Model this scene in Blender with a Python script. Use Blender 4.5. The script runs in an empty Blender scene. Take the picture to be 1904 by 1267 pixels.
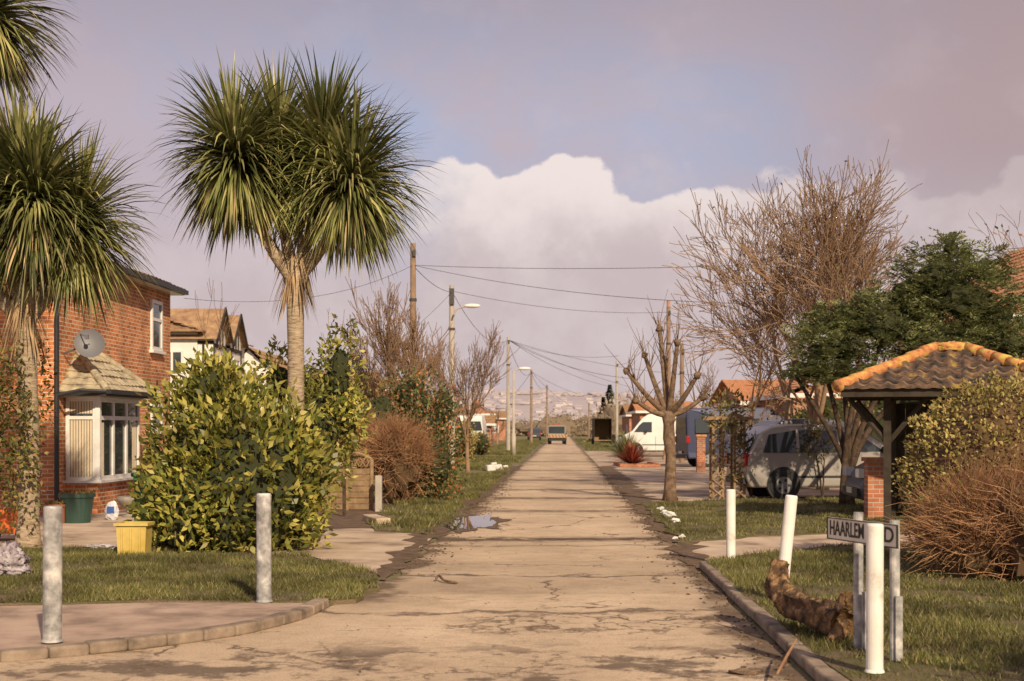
import bpy, math, random
from mathutils import Vector, Matrix, noise
V=Vector
F=2644.4; CX=952; HY=797; H=1.6
def G(px,py,z=0.0):
    y=F*(H-z)/(py-HY); return V(((px-CX)/F*y,y,z))
def X(px,y): return (px-CX)/F*y
def Z(py,y): return H+(HY-py)/F*y
RS=0.0352
sc=bpy.context.scene
# ---------------------------------------------------------------- materials
def ramp(nt,cols,inp,pos=None):
    r=nt.nodes.new('ShaderNodeValToRGB'); e=r.color_ramp.elements
    n=len(cols)
    while len(e)<n: e.new(0.5)
    for i,c in enumerate(cols):
        e[i].position=(pos[i] if pos else i/(n-1)); e[i].color=(c[0],c[1],c[2],1)
    nt.links.new(inp,r.inputs[0]); return r.outputs[0]
def base(name,rough=.85,spec=.3,metal=0):
    m=bpy.data.materials.new(name); m.use_nodes=True; nt=m.node_tree
    b=nt.nodes['Principled BSDF']; b.inputs['Roughness'].default_value=rough
    b.inputs['Specular IOR Level'].default_value=spec; b.inputs['Metallic'].default_value=metal
    return m,nt,b
def ntex(nt,scale,detail=6,rough=.6,vec=None,dist=0):
    n=nt.nodes.new('ShaderNodeTexNoise'); n.inputs['Scale'].default_value=scale
    n.inputs['Detail'].default_value=min(detail,6); n.inputs['Roughness'].default_value=rough; n.inputs['Distortion'].default_value=dist
    if vec is None:
        tc=nt.nodes.new('ShaderNodeTexCoord'); vec=tc.outputs['Object']
    nt.links.new(vec,n.inputs['Vector']); return n.outputs['Fac']
def bump(nt,b,h,st=.3,dist=.02):
    bp=nt.nodes.new('ShaderNodeBump'); bp.inputs['Strength'].default_value=st; bp.inputs['Distance'].default_value=dist
    nt.links.new(h,bp.inputs['Height']); nt.links.new(bp.outputs[0],b.inputs['Normal'])
def mathn(nt,op,a,b=None,c=None):
    n=nt.nodes.new('ShaderNodeMath'); n.operation=op
    for i,x in enumerate((a,b,c)):
        if x is None: continue
        if isinstance(x,(int,float)): n.inputs[i].default_value=x
        else: nt.links.new(x,n.inputs[i])
    return n.outputs[0]
def mr(nt,x,a,b,c=0,d=1):
    n=nt.nodes.new('ShaderNodeMapRange'); n.interpolation_type='SMOOTHSTEP'
    nt.links.new(x,n.inputs[0])
    for i,v in enumerate((a,b,c,d)): n.inputs[i+1].default_value=v
    return n.outputs[0]
def mixc(nt,f,a,b,mode='MIX'):
    n=nt.nodes.new('ShaderNodeMix'); n.data_type='RGBA'; n.blend_type=mode
    for s,x in ((0,f),(6,a),(7,b)):
        if isinstance(x,(int,float)): n.inputs[s].default_value=x
        elif isinstance(x,tuple): n.inputs[s].default_value=(x[0],x[1],x[2],1)
        else: nt.links.new(x,n.inputs[s])
    return n.outputs[2]
def grey3(nt,f):
    cc=nt.nodes.new('ShaderNodeCombineColor')
    for i in range(3): nt.links.new(f,cc.inputs[i])
    return cc.outputs[0]
def noisy(name,cols,scale=4,rough=.85,bs=40,bst=.4,bd=.01,spec=.25,metal=0,pos=None,detail=6):
    m,nt,b=base(name,rough,spec,metal)
    c=ramp(nt,cols,ntex(nt,scale,detail),pos or [0.3+0.4*i/(len(cols)-1) for i in range(len(cols))])
    nt.links.new(c,b.inputs['Base Color'])
    if bst: bump(nt,b,ntex(nt,bs,3),bst,bd)
    return m
def leafm(name,cols,clump=1.5,trans=.25,rough=.5,spec=.35,cl=(.45,1.25)):
    m,nt,b=base(name,rough,spec)
    g=nt.nodes.new('ShaderNodeNewGeometry')
    c=ramp(nt,cols,g.outputs['Random Per Island'])
    f=mr(nt,ntex(nt,clump,2),.35,.65,cl[0],cl[1])
    c=mixc(nt,1.0,c,grey3(nt,f),'MULTIPLY')
    nt.links.new(c,b.inputs['Base Color'])
    if trans>0:
        t=nt.nodes.new('ShaderNodeBsdfTranslucent'); nt.links.new(c,t.inputs[0])
        mx=nt.nodes.new('ShaderNodeMixShader'); mx.inputs[0].default_value=trans
        nt.links.new(b.outputs[0],mx.inputs[1]); nt.links.new(t.outputs[0],mx.inputs[2])
        nt.links.new(mx.outputs[0],nt.nodes['Material Output'].inputs[0])
    return m
def brickm(name,c1,c2,mortar,scale=1):
    m,nt,b=base(name,.9,.2)
    tc=nt.nodes.new('ShaderNodeTexCoord'); s=nt.nodes.new('ShaderNodeSeparateXYZ'); nt.links.new(tc.outputs['Object'],s.inputs[0])
    cb=nt.nodes.new('ShaderNodeCombineXYZ')
    nt.links.new(mathn(nt,'ADD',s.outputs[0],s.outputs[1]),cb.inputs[0]); nt.links.new(s.outputs[2],cb.inputs[1])
    br=nt.nodes.new('ShaderNodeTexBrick'); nt.links.new(cb.outputs[0],br.inputs[0])
    br.inputs['Scale'].default_value=scale; br.inputs['Brick Width'].default_value=.225; br.inputs['Row Height'].default_value=.078
    br.inputs['Mortar Size'].default_value=.011; br.inputs['Mortar Smooth'].default_value=.3; br.inputs['Bias'].default_value=-.1
    br.inputs['Color1'].default_value=(*c1,1); br.inputs['Color2'].default_value=(*c2,1); br.inputs['Mortar'].default_value=(*mortar,1)
    f=mr(nt,ntex(nt,1.3,6),.3,.7,.68,1.25)
    nt.links.new(mixc(nt,1.0,br.outputs[0],grey3(nt,f),'MULTIPLY'),b.inputs['Base Color'])
    inv=mathn(nt,'SUBTRACT',1,br.outputs[1]); bump(nt,b,inv,.6,.01)
    return m
def solid(name,c,rough=.5,spec=.5,metal=0):
    m,nt,b=base(name,rough,spec,metal); b.inputs['Base Color'].default_value=(*c,1); return m
M={}
M['brick']=brickm('house_brick',(.66,.24,.085),(.37,.11,.045),(.62,.50,.36))
M['brick2']=brickm('distant_brick',(.46,.18,.09),(.36,.12,.06),(.40,.33,.27))
M['white']=noisy('white_frame',[(.66,.64,.60),(.82,.80,.76)],3,.45,30,.05)
M['render']=noisy('white_render',[(.68,.66,.60),(.8,.78,.73)],2,.9)
M['black']=solid('black_plastic',(.02,.02,.022),.5)
M['rubber']=solid('rubber',(.025,.025,.025),.8)
M['timber']=noisy('black_timber',[(.03,.024,.018),(.07,.055,.04)],5)
M['glass']=solid('window_glass',(.045,.055,.06),.04,.8)
M['blind']=noisy('blinds',[(.55,.46,.33),(.72,.62,.46)],1.5,.8,20,.05)
M['tile_bay']=noisy('weathered_concrete_tile',[(.20,.17,.12),(.42,.36,.25),(.56,.49,.33)],6,.95,60,.5)
M['tile_dark']=noisy('dark_roof_tile',[(.07,.05,.04),(.15,.10,.07),(.34,.16,.07)],5,.9,60,.5,pos=[.35,.55,.72])
M['tile_or']=noisy('lichen_ridge_tile',[(.24,.13,.07),(.54,.21,.085),(.58,.30,.10),(.54,.44,.10)],7,.9,60,.7,pos=[.34,.44,.54,.60])
M['tile_gaz']=noisy('mossy_roof_tile',[(.06,.05,.045),(.15,.105,.08),(.27,.17,.11),(.46,.34,.07)],4.5,.9,60,.7,pos=[.38,.50,.60,.66])
M['tile_brown']=noisy('brown_roof_tile',[(.22,.13,.08),(.34,.21,.12),(.44,.30,.15)],4,.9,30,.5)
M['tile_orange']=noisy('orange_roof_tile',[(.40,.19,.10),(.54,.28,.15)],3,.9,30,.5)
M['concrete']=noisy('concrete_slab',[(.26,.195,.14),(.50,.385,.28),(.64,.51,.38)],1.3,.92,50,.6,.01,pos=[.34,.48,.68])
M['pave']=noisy('tarmac_pavement',[(.29,.21,.16),(.47,.345,.265),(.56,.42,.32)],2.2,.95,90,.9,.012,pos=[.34,.5,.64])
M['kerb']=noisy('kerb_stone',[(.12,.095,.07),(.28,.215,.16),(.40,.32,.235)],4,.9,60,.6)
M['bark']=noisy('brown_bark',[(.08,.052,.035),(.19,.125,.08),(.30,.21,.14)],9,.95,35,.9,.03)
M['bark2']=noisy('dark_bark',[(.035,.025,.018),(.09,.06,.04),(.15,.10,.07)],9,.95,35,.9,.03)
M['twig']=noisy('bare_twig',[(.22,.135,.08),(.38,.25,.155)],3,.9,30,0)
M['twigr']=noisy('dry_shrub_twig',[(.22,.11,.055),(.50,.29,.15)],3,.9,30,0)
M['pole']=noisy('weathered_pole',[(.20,.13,.085),(.36,.25,.17)],3,.9,50,.5)
M['conc_pole']=noisy('grey_column',[(.36,.32,.27),(.50,.45,.38)],3,.8,50,.2)
M['wood']=noisy('fence_wood',[(.20,.125,.07),(.36,.25,.14)],8,.9,50,.5)
M['postw']=noisy('white_painted_post',[(.45,.40,.33),(.76,.72,.65),(.84,.81,.75)],5,.6,40,.3,.004,pos=[.30,.42,.6])
M['galv']=noisy('galvanised_post',[(.20,.195,.19),(.38,.37,.36),(.66,.63,.58)],8,.6,40,.4,.004,pos=[.36,.5,.64])
M['wire']=solid('wire',(.06,.055,.05),.7)
M['mud']=noisy('bare_soil',[(.09,.062,.04),(.22,.15,.10)],5,.95,30,.9,.03)
M['plastic_bag']=noisy('grey_plastic',[(.3,.27,.3),(.65,.62,.64)],9,.35,20,.9,.03)
M['rubble']=noisy('white_rubble',[(.55,.53,.49),(.8,.78,.74)],6,.8,30,.7)
def roadm():
    m,nt,b=base('worn_asphalt',.92,.2)
    tc=nt.nodes.new('ShaderNodeTexCoord'); O=tc.outputs['Object']
    s=nt.nodes.new('ShaderNodeSeparateXYZ'); nt.links.new(O,s.inputs[0]); x,y=s.outputs[0],s.outputs[1]
    ax=mathn(nt,'SUBTRACT',x,mathn(nt,'MULTIPLY',y,RS))
    c=ramp(nt,[(.44,.33,.225),(.62,.475,.325),(.72,.565,.395)],ntex(nt,.6,6,.7),[.32,.5,.68])
    wt=mathn(nt,'ABSOLUTE',mathn(nt,'SUBTRACT',mathn(nt,'ABSOLUTE',mathn(nt,'ADD',ax,.14)),.75))
    c=mixc(nt,mr(nt,wt,.15,.6,0,.22),c,(.42,.315,.215))
    c=mixc(nt,mr(nt,ntex(nt,5,5,.65,O),.48,.68,0,.38),c,(.36,.27,.185))
    g=ntex(nt,75,3,.7,O); c=mixc(nt,mr(nt,g,.50,.70,0,.7),c,(.22,.165,.115)) 
    c=mixc(nt,mr(nt,ntex(nt,120,2,.7,O),.58,.72,0,.6),c,(.84,.69,.51))
    nw=mathn(nt,'SUBTRACT',ntex(nt,1.1,6,.65,O),.5)
    wy=mathn(nt,'ADD',y,mathn(nt,'MULTIPLY',nw,1.5))
    wn=nt.nodes.new('ShaderNodeTexWhiteNoise'); wn.noise_dimensions='1D'; nt.links.new(mathn(nt,'FLOOR',mathn(nt,'DIVIDE',mathn(nt,'ADD',y,mathn(nt,'MULTIPLY',nw,.25)),3.42)),wn.inputs['W'])
    c=mixc(nt,1.0,c,grey3(nt,mr(nt,wn.outputs['Value'],0,1,.88,1.06)),'MULTIPLY')
    wob=nt.nodes.new('ShaderNodeTexNoise'); wob.inputs['Scale'].default_value=2.6; wob.inputs['Detail'].default_value=6; wob.inputs['Roughness'].default_value=.65; nt.links.new(O,wob.inputs[0])
    vm=nt.nodes.new('ShaderNodeVectorMath'); vm.operation='MULTIPLY_ADD'; nt.links.new(wob.outputs['Color'],vm.inputs[0]); vm.inputs[1].default_value=(.8,.8,.0); nt.links.new(O,vm.inputs[2])
    def crack(scale,w):
        vo=nt.nodes.new('ShaderNodeTexVoronoi'); vo.feature='DISTANCE_TO_EDGE'; vo.inputs['Scale'].default_value=scale
        nt.links.new(vm.outputs[0],vo.inputs['Vector']); return mr(nt,vo.outputs['Distance'],w*.35,w,1,0)
    n3=ntex(nt,1.0,3,.6,O)
    pz=mathn(nt,'MULTIPLY',mr(nt,mathn(nt,'ABSOLUTE',mathn(nt,'SUBTRACT',y,11.7)),.35,.9,1,0),mr(nt,mathn(nt,'ABSOLUTE',mathn(nt,'SUBTRACT',ax,.25)),.7,1.3,1,0))
    pz=mathn(nt,'MAXIMUM',pz,mathn(nt,'MULTIPLY',mr(nt,y,10.2,11.0,1,0),mr(nt,n3,.48,.58,0,.8)))
    ck=mathn(nt,'MULTIPLY',crack(2.2,.045),mathn(nt,'MULTIPLY',pz,.8))
    ck2=mathn(nt,'MULTIPLY',crack(.5,.011),mr(nt,ntex(nt,.55,3,.6,O),.48,.56,0,.85)); ck=mathn(nt,'MAXIMUM',ck,ck2)
    brk=mr(nt,ntex(nt,2.3,4,.6,O),.36,.52,.3,1)
    jt=None
    for y0,w,st in ((20.5,.65,1.0),(19.4,.2,.5),(15.4,.10,.85),(12.4,.14,.8),(27.4,.6,.7),(32.5,.8,.85),(37,.7,.75),(44,1.2,.75),(54,1.6,.7),(68,2.2,.65),(90,3.5,.5)):
        d=mathn(nt,'ABSOLUTE',mathn(nt,'SUBTRACT',wy,y0)); q=mr(nt,d,w*.15,w,st,0); jt=q if jt is None else mathn(nt,'MAXIMUM',jt,q)
    jt=mathn(nt,'MULTIPLY',jt,brk)
    ck=mathn(nt,'MAXIMUM',ck,jt)
    c=mixc(nt,ck,c,(.12,.085,.058))
    bl=mathn(nt,'MULTIPLY',mr(nt,ntex(nt,1.2,6,.7,O),.49,.58,0,.85),mr(nt,mathn(nt,'ADD',y,nw),9.9,10.8,1,0))
    c=mixc(nt,bl,c,(.13,.095,.068))
    bl2=mr(nt,ntex(nt,1.9,6,.7,O),.52,.61,0,.75); c=mixc(nt,mathn(nt,'MULTIPLY',bl2,pz),c,(.19,.13,.085))
    ac=mathn(nt,'ABSOLUTE',mathn(nt,'ADD',ax,.14))
    e=mathn(nt,'ADD',ac,mathn(nt,'MULTIPLY',nw,1.6))
    em=mathn(nt,'MULTIPLY',mr(nt,e,1.38,1.66,0,1),mr(nt,y,12.5,13.5,0,1))
    er=mathn(nt,'MULTIPLY',mathn(nt,'MULTIPLY',mr(nt,e,1.28,1.55,0,1),mr(nt,ax,.8,1.0,0,1)),mr(nt,y,12.5,13.5,1,0))
    c=mixc(nt,mathn(nt,'MULTIPLY',mathn(nt,'MAXIMUM',em,er),.9),c,(.14,.098,.066))
    nt.links.new(c,b.inputs['Base Color'])
    h=mathn(nt,'SUBTRACT',mathn(nt,'ADD',g,ntex(nt,14,4,.6,O)),mathn(nt,'MULTIPLY',ck,1.5))
    bump(nt,b,h,.7,.012); return m
M['road']=roadm()
M['gmix']=noisy('verge_ground',[(.19,.14,.085),(.17,.155,.065),(.14,.15,.055)],1.2,.95,40,.9,.03,pos=[.36,.46,.62])
M['gsoil']=noisy('grass_soil',[(.22,.16,.10),(.15,.13,.06),(.12,.12,.045)],2.0,.95,60,.9,.03,pos=[.38,.52,.66])
M['far']=noisy('ground_far',[(.22,.17,.10),(.17,.165,.07),(.28,.21,.14)],.25,.95,20,.7,.03,pos=[.35,.5,.65])
M['gravel']=noisy('gravel_drive',[(.22,.165,.12),(.46,.35,.255),(.60,.48,.36)],.8,.95,60,.9,.02,pos=[.36,.5,.62])
M['grass']=leafm('grass_blades',[(.11,.12,.035),(.18,.175,.05),(.15,.15,.04),(.38,.31,.15)],1.0,.25,cl=(.55,1.2))
M['laurel']=leafm('laurel_leaves',[(.09,.115,.025),(.20,.215,.04),(.38,.35,.075),(.60,.50,.13)],1.6,.25,.42,.45,cl=(.5,1.2))
M['mixleaf']=leafm('shrub_leaves',[(.07,.09,.025),(.16,.17,.04),(.28,.24,.07),(.34,.16,.06)],2,.25)
M['berry']=leafm('pyracantha_leaves',[(.07,.095,.03),(.13,.15,.05),(.24,.21,.08),(.50,.13,.04)],2,.2)
M['conif']=leafm('conifer_foliage',[(.13,.155,.065),(.22,.245,.10),(.34,.34,.15)],1.3,.3,.7,.2,cl=(.65,1.3))
M['clip']=leafm('clipped_hedge_leaves',[(.17,.15,.05),(.32,.27,.08),(.46,.38,.13),(.34,.21,.09)],2.2,.15,.7,cl=(.7,1.2))
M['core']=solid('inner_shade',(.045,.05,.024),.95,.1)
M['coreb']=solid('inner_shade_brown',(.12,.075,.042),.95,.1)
M['palm']=leafm('cordyline_blades',[(.08,.10,.03),(.16,.18,.055),(.30,.30,.10),(.52,.47,.21)],1.6,.24,.42,.45,cl=(.5,1.2))
M['palmd']=leafm('dead_blades',[(.42,.28,.15),(.60,.44,.26),(.28,.17,.09)],2,.2,.8)
M['red']=leafm('phormium_red',[(.28,.05,.035),(.4,.10,.05),(.22,.035,.03)],2,.2)
M['grn']=leafm('phormium_green',[(.12,.16,.05),(.3,.3,.12)],2,.2)
def palmbark():
    m,nt,b=base('cordyline_bark',.95,.15)
    tc=nt.nodes.new('ShaderNodeTexCoord'); mp=nt.nodes.new('ShaderNodeMapping'); nt.links.new(tc.outputs['Object'],mp.inputs[0]); mp.inputs['Scale'].default_value=(9,9,38)
    n=ntex(nt,1,6,.65,mp.outputs[0]); nt.links.new(ramp(nt,[(.18,.13,.08),(.40,.31,.215),(.54,.44,.32)],n,[.3,.5,.7]),b.inputs['Base Color'])
    bump(nt,b,n,.9,.03); return m
M['pbark']=palmbark()
# ---------------------------------------------------------------- mesh builder
class MB:
    def __init__(s): s.v=[];s.f=[];s.m=[];s.mi=0
    def poly(s,pts):
        i=len(s.v); s.v+= [tuple(p) for p in pts]; s.f.append(tuple(range(i,i+len(pts)))); s.m.append(s.mi)
    def box(s,c,sz,u=V((1,0,0)),n=V((0,1,0))):
        c=V(c);u=V(u).normalized();n=V(n).normalized(); w=u.cross(n)
        a=u*sz[0]/2;b=n*sz[1]/2;d=w*sz[2]/2
        i=len(s.v)
        for sx in(-1,1):
            for sy in(-1,1):
                for q in(-1,1): s.v.append(tuple(c+a*sx+b*sy+d*q))
        for f in((0,1,3,2),(4,6,7,5),(0,4,5,1),(2,3,7,6),(0,2,6,4),(1,5,7,3)):
            s.f.append(tuple(i+k for k in f)); s.m.append(s.mi)
    def bb(s,x0,x1,y0,y1,z0,z1): s.box(((x0+x1)/2,(y0+y1)/2,(z0+z1)/2),(x1-x0,y1-y0,z1-z0))
    def tube(s,pts,rad,n=8,cap=True):
        pts=[V(p) for p in pts]; i0=len(s.v); 
        d0=(pts[1]-pts[0]).normalized(); a=d0.orthogonal().normalized()
        for k,p in enumerate(pts):
            d=(pts[min(k+1,len(pts)-1)]-pts[max(k-1,0)]).normalized()
            a=(a-d*a.dot(d)).normalized(); b=d.cross(a)
            for j in range(n):
                t=2*math.pi*j/n; s.v.append(tuple(p+(a*math.cos(t)+b*math.sin(t))*rad[k]))
        for k in range(len(pts)-1):
            for j in range(n):
                q=i0+k*n; s.f.append((q+j,q+(j+1)%n,q+n+(j+1)%n,q+n+j)); s.m.append(s.mi)
        if cap:
            s.f.append(tuple(i0+j for j in range(n))[::-1]); s.m.append(s.mi)
            q=i0+(len(pts)-1)*n; s.f.append(tuple(q+j for j in range(n))); s.m.append(s.mi)
    def leaf(s,p,d,side,L,W):
        s.poly((p,p+d*L*.45+side*W/2,p+d*L,p+d*L*.45-side*W/2))
    def blob(s,c,r,seed=0,amp=.15,nu=20,nv=12,fs=2.0):
        i0=len(s.v)
        for a in range(nv+1):
            th=math.pi*a/nv
            for b in range(nu):
                ph=2*math.pi*b/nu; d=V((math.sin(th)*math.cos(ph),math.sin(th)*math.sin(ph),math.cos(th)))
                k=1+amp*noise.noise(d*fs+V((seed,seed*1.7,0)))*2
                s.v.append((c[0]+d.x*r[0]*k,c[1]+d.y*r[1]*k,max(c[2]+d.z*r[2]*k,0.0)))
        for a in range(nv):
            for b in range(nu):
                q=i0+a*nu; s.f.append((q+b,q+nu+b,q+nu+(b+1)%nu,q+(b+1)%nu)); s.m.append(s.mi)
    def build(s,name,mats,parent=None,smooth=False,matrix=None,bevel=0):
        me=bpy.data.meshes.new(name); me.from_pydata(s.v,[],s.f)
        for m in mats: me.materials.append(M[m] if isinstance(m,str) else m)
        me.polygons.foreach_set('material_index',s.m)
        if smooth: me.polygons.foreach_set('use_smooth',[True]*len(s.f))
        me.update(); o=bpy.data.objects.new(name,me); sc.collection.objects.link(o)
        if parent: o.parent=parent
        if matrix: o.matrix_world=matrix
        if bevel:
            b=o.modifiers.new('Bevel','BEVEL'); b.width=bevel; b.segments=3; b.limit_method='ANGLE'; b.angle_limit=math.radians(25)
        return o
def empty(name,matrix=None):
    o=bpy.data.objects.new(name,None); sc.collection.objects.link(o)
    if matrix: o.matrix_world=matrix
    return o
def rv(r):
    while True:
        v=V((r.uniform(-1,1),r.uniform(-1,1),r.uniform(-1,1)))
        if .05<v.length<1: return v.normalized()
# ---------------------------------------------------------------- ground
mb=MB(); mb.poly([(-3000,-500,-.004),(3000,-500,-.004),(3000,5000,-.004),(-3000,5000,-.004)]); mb.build('ground',['far'])
def slab(name,pts,mat,z,th=.0):
    mb=MB(); top=[V((p[0],p[1],z)) for p in pts]; mb.poly(top)
    if th:
        for i in range(len(top)):
            a=top[i];b=top[(i+1)%len(top)]; mb.poly([a,V((a.x,a.y,z-th)),V((b.x,b.y,z-th)),b])
    o=mb.build(name,[mat]); return o
def ccw(p):
    a=sum(p[i][0]*p[(i+1)%len(p)][1]-p[(i+1)%len(p)][0]*p[i][1] for i in range(len(p)))
    return p if a>0 else p[::-1]
def wobble(pts,amp,step,seed=1,close=True):
    out=[];n=len(pts)
    for i in range(n if close else n-1):
        a=V(pts[i][:2]);b=V(pts[(i+1)%n][:2]); k=max(1,int((b-a).length/step))
        if k>400:k=400
        for j in range(k):
            p=a.lerp(b,j/k); q=V((p.x*1.5,p.y*1.5,seed)); out.append(V((p.x+(noise.noise(q)+.5*noise.noise(q*3))*amp,p.y+noise.noise(q+V((7,3,1)))*amp)))
    if not close: out.append(V(pts[-1][:2]))
    return out
LE=lambda y:-1.84+RS*y
RE=lambda y:1.55+RS*y
kl=[G(-400,1262),G(0,1234),G(240,1212),G(440,1184),G(560,1155),G(612,1131)]
road=[(-40,-20),(40,-20),(40,4),(3.2,4.3),(1.75,6.5)]
rr=[(RE(y),y) for y in (8,12,16,20,30,45,70,120,250,420)]
ll=[(LE(y),y) for y in (420,250,120,70,45,30,22,17,15)]
road=road+wobble(rr,.12,.5,2,False)+wobble(ll,.25,.5,3,False)+[(p.x,p.y+.05) for p in reversed(kl)]+[(-40,11)]
slab('road',ccw(road),'road',.004)
slab('mud_edge',ccw(wobble([(LE(14.9)-.02,14.9),(LE(17)+.02,17),(LE(22)+.05,22),(LE(34)+.05,34),(LE(60)+.05,60),(LE(60)-.5,60),(LE(34)-.5,34),(LE(22)-.40,22),(LE(17)-.25,17),(LE(15)-.15,15)],.30,.22,13)),'mud',.0105)
slab('mud_edge',ccw(wobble([(RE(16.5)-.03,16.5),(RE(20)-.08,20),(RE(34)-.08,34),(RE(60)-.05,60),(RE(60)+.6,60),(RE(34)+.5,34),(RE(20)+.40,20),(RE(16.5)+.12,16.5)],.32,.22,14)),'mud',.0125)
KZ=.09; GZ=.05
def kerb(name,pts,w=.13,z=KZ,side=1):
    mb=MB(); r=random.Random(3)
    pts=[V((p[0],p[1],0)) for p in pts]
    for a,b in zip(pts,pts[1:]):
        d=(b-a); n=max(1,round(d.length/.9))
        for k in range(n):
            p=a+d*(k/n); q=a+d*((k+1)/n); c=(p+q)/2; u=d.normalized(); nn=V((-u.y,u.x,0))*side
            mb.box(c+nn*w/2+V((0,0,z/2+r.uniform(-.010,.003))),((q-p).length-.006,w+r.uniform(-.006,.006),z),u,V((-u.y,u.x,0)))
    return mb.build(name,['kerb'],bevel=.022)
def smoothc(P,n=4):
    out=[]
    for i in range(len(P)-1):
        p0=P[max(i-1,0)];p1=P[i];p2=P[i+1];p3=P[min(i+2,len(P)-1)]
        for k in range(n):
            t=k/n; out.append(.5*((2*p1)+(p2-p0)*t+(2*p0-5*p1+4*p2-p3)*t*t+(3*p1-p0-3*p2+p3)*t**3))
    out.append(P[-1]); return out
klc=smoothc([V((p.x,p.y,0)) for p in kl],3)
kerb('kerb',klc,.14,KZ,1)
inner=[V((p.x-.02,p.y+.1)) for p in klc]
pv=inner+[G(592,1119,KZ),G(300,1118,KZ),G(0,1125,KZ),G(-400,1130,KZ)]
slab('pavement',ccw([(p[0],p[1]) for p in pv]),'pave',KZ-.012,.07)
gl=[G(-500,1128,GZ),G(0,1122,GZ),G(300,1115,GZ),G(592,1117,GZ),G(650,1112,GZ),G(700,1092,GZ),G(690,1066,GZ),G(580,1032,GZ),G(300,1022,GZ),G(-500,1012,GZ)]
GL=wobble(gl,.16,.2,5)
slab('grass_verge_soil',ccw(GL),'gsoil',GZ-.006,.05)
dv=[G(-700,1018),G(300,1026),G(580,1036),G(690,1070),(LE(15.6)-.05,15.6),(LE(21)-.05,21),G(700,984),G(600,982),G(500,960),G(330,925),G(-700,925)]
slab('driveway',ccw([(p[0],p[1]) for p in dv]),'concrete',.008)
gl2=[G(690,990),G(805,996),(LE(23)-.2,23),(LE(27)-.2,27),(LE(34)-.1,34),(LE(50)-.1,50),(LE(50)-2.8,50),(LE(34)-2.6,34),G(735,930)]
GL2=wobble(gl2,.35,.3,6)
slab('grass_verge_soil',ccw(GL2),'gsoil',.03,.03)
farv=[]
for a,b in ((54,62),(66,80),(86,100),(106,140),(146,200)):
    p=wobble([(LE(a)-.3,a),(LE(b)-.3,b),(LE(b)-4.2,b),(LE(a)-4.2,a)],.3,1.2,a); farv.append(p); slab('grass_verge_soil',ccw(p),'gmix',.02,.02)
for a,b in ((52,60),(68,84)):
    p=[(LE(a)-4.3,a-1),(LE(b)-4.3,b),(LE(b)-7,b),(LE(a)-7,a)]; slab('driveway',ccw(p),'concrete',.006)
for a,b in ((100,140),(146,220)):
    p=wobble([(RE(a)+.3,a),(RE(b)+.3,b),(RE(b)+4.0,b),(RE(a)+4.0,a)],.3,1.2,a); farv.append(p); slab('grass_verge_soil',ccw(p),'gmix',.02,.02)
kr=[V((RE(16.3)+.02,16.3,0)),V((RE(12)+.03,12,0)),V((RE(9)+.04,9,0)),V((1.95,6.9,0)),V((2.5,5.6,0)),V((3.6,4.6,0))]
kerb('kerb',kr,.12,KZ,1)
gr=[(RE(16.3)+.1,16.3),G(1345,1036,KZ),G(1540,1014,KZ),G(2200,1004,KZ),(12,8),(7,4.4),(3.6,4.7),(2.6,5.7),(2.06,6.9),(RE(9)+.15,9),(RE(12)+.13,12)]
GR=[V((p[0],p[1])) for p in gr]
slab('grass_verge_soil',ccw(wobble(gr,.05,.4,7)),'gsoil',KZ-.006,.09)
pr=[(RE(16.2),16.2),(RE(19.6),19.6),G(1400,999),G(1560,990),G(2300,988),G(2300,1014),G(1545,1017),G(1345,1042)]
slab('path',ccw(wobble([(p[0],p[1]) for p in pr],.06,.4,8)),'concrete',.010)
gr2=[(RE(19.7)+.1,19.7),G(1400,998,.03),G(1560,990,.03),G(2300,987,.03),G(2300,926,.03),G(1420,927,.03),(RE(30)+.15,30)]
GR2=wobble([(p[0],p[1]) for p in gr2],.22,.3,9)
slab('grass_verge_soil',ccw(GR2),'gsoil',.03,.03)
pk=[(RE(31),31),(RE(60),60),(RE(100),100),(30,100),(30,30.5),(9,31)]
slab('gravel_parking',ccw(pk),'gravel',.009)
def inpoly(x,y,P):
    c=False;j=len(P)-1
    for i in range(len(P)):
        xi,yi=P[i][0],P[i][1];xj,yj=P[j][0],P[j][1]
        if (yi>y)!=(yj>y) and x<(xj-xi)*(y-yi)/(yj-yi)+xi: c=not c
        j=i
    return c
def grass(P,z,n,hmin,hmax,w,seed,xmin=-99,xmax=99):
    r=random.Random(seed); mb=MB(); x0=max(min(p[0] for p in P),xmin);x1=min(max(p[0] for p in P),xmax);y0=min(p[1] for p in P);y1=max(p[1] for p in P)
    k=0;tr=0
    while k<n and tr<n*8:
        tr+=1; x=r.uniform(x0,x1);y=r.uniform(y0,y1)
        nn=noise.noise(V((x*1.1,y*1.1,seed)))+.5*noise.noise(V((x*4,y*4,seed)))
        if nn<-.14 and r.random()<.8: continue
        if not inpoly(x,y,P): continue
        h=r.uniform(hmin,hmax)*(1+.9*max(nn,-.5)); a=r.uniform(0,6.28); d=V((math.cos(a),math.sin(a),0))*w/2; l=V((r.uniform(-1,1),r.uniform(-1,1),0))*h*.8
        p=V((x,y,z-.004)); mb.poly((p-d,p+d,p+l+V((0,0,h)))); k+=1
    mb.build('grass',['grass'])
grass(GL,GZ,46000,.02,.065,.011,1,-6.5)
grass(GR,KZ,66000,.02,.065,.011,2,1,6.2)
grass(GL2,.03,20000,.04,.09,.02,3)
grass(GR2,.03,24000,.03,.07,.016,4,1,9)
for i,p in enumerate(farv): grass(p,.02,4000,.05,.12,.045,20+i)
mb=MB(); c=V((X(872,23.9),23.9)); pts=[];pts2=[]
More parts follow.
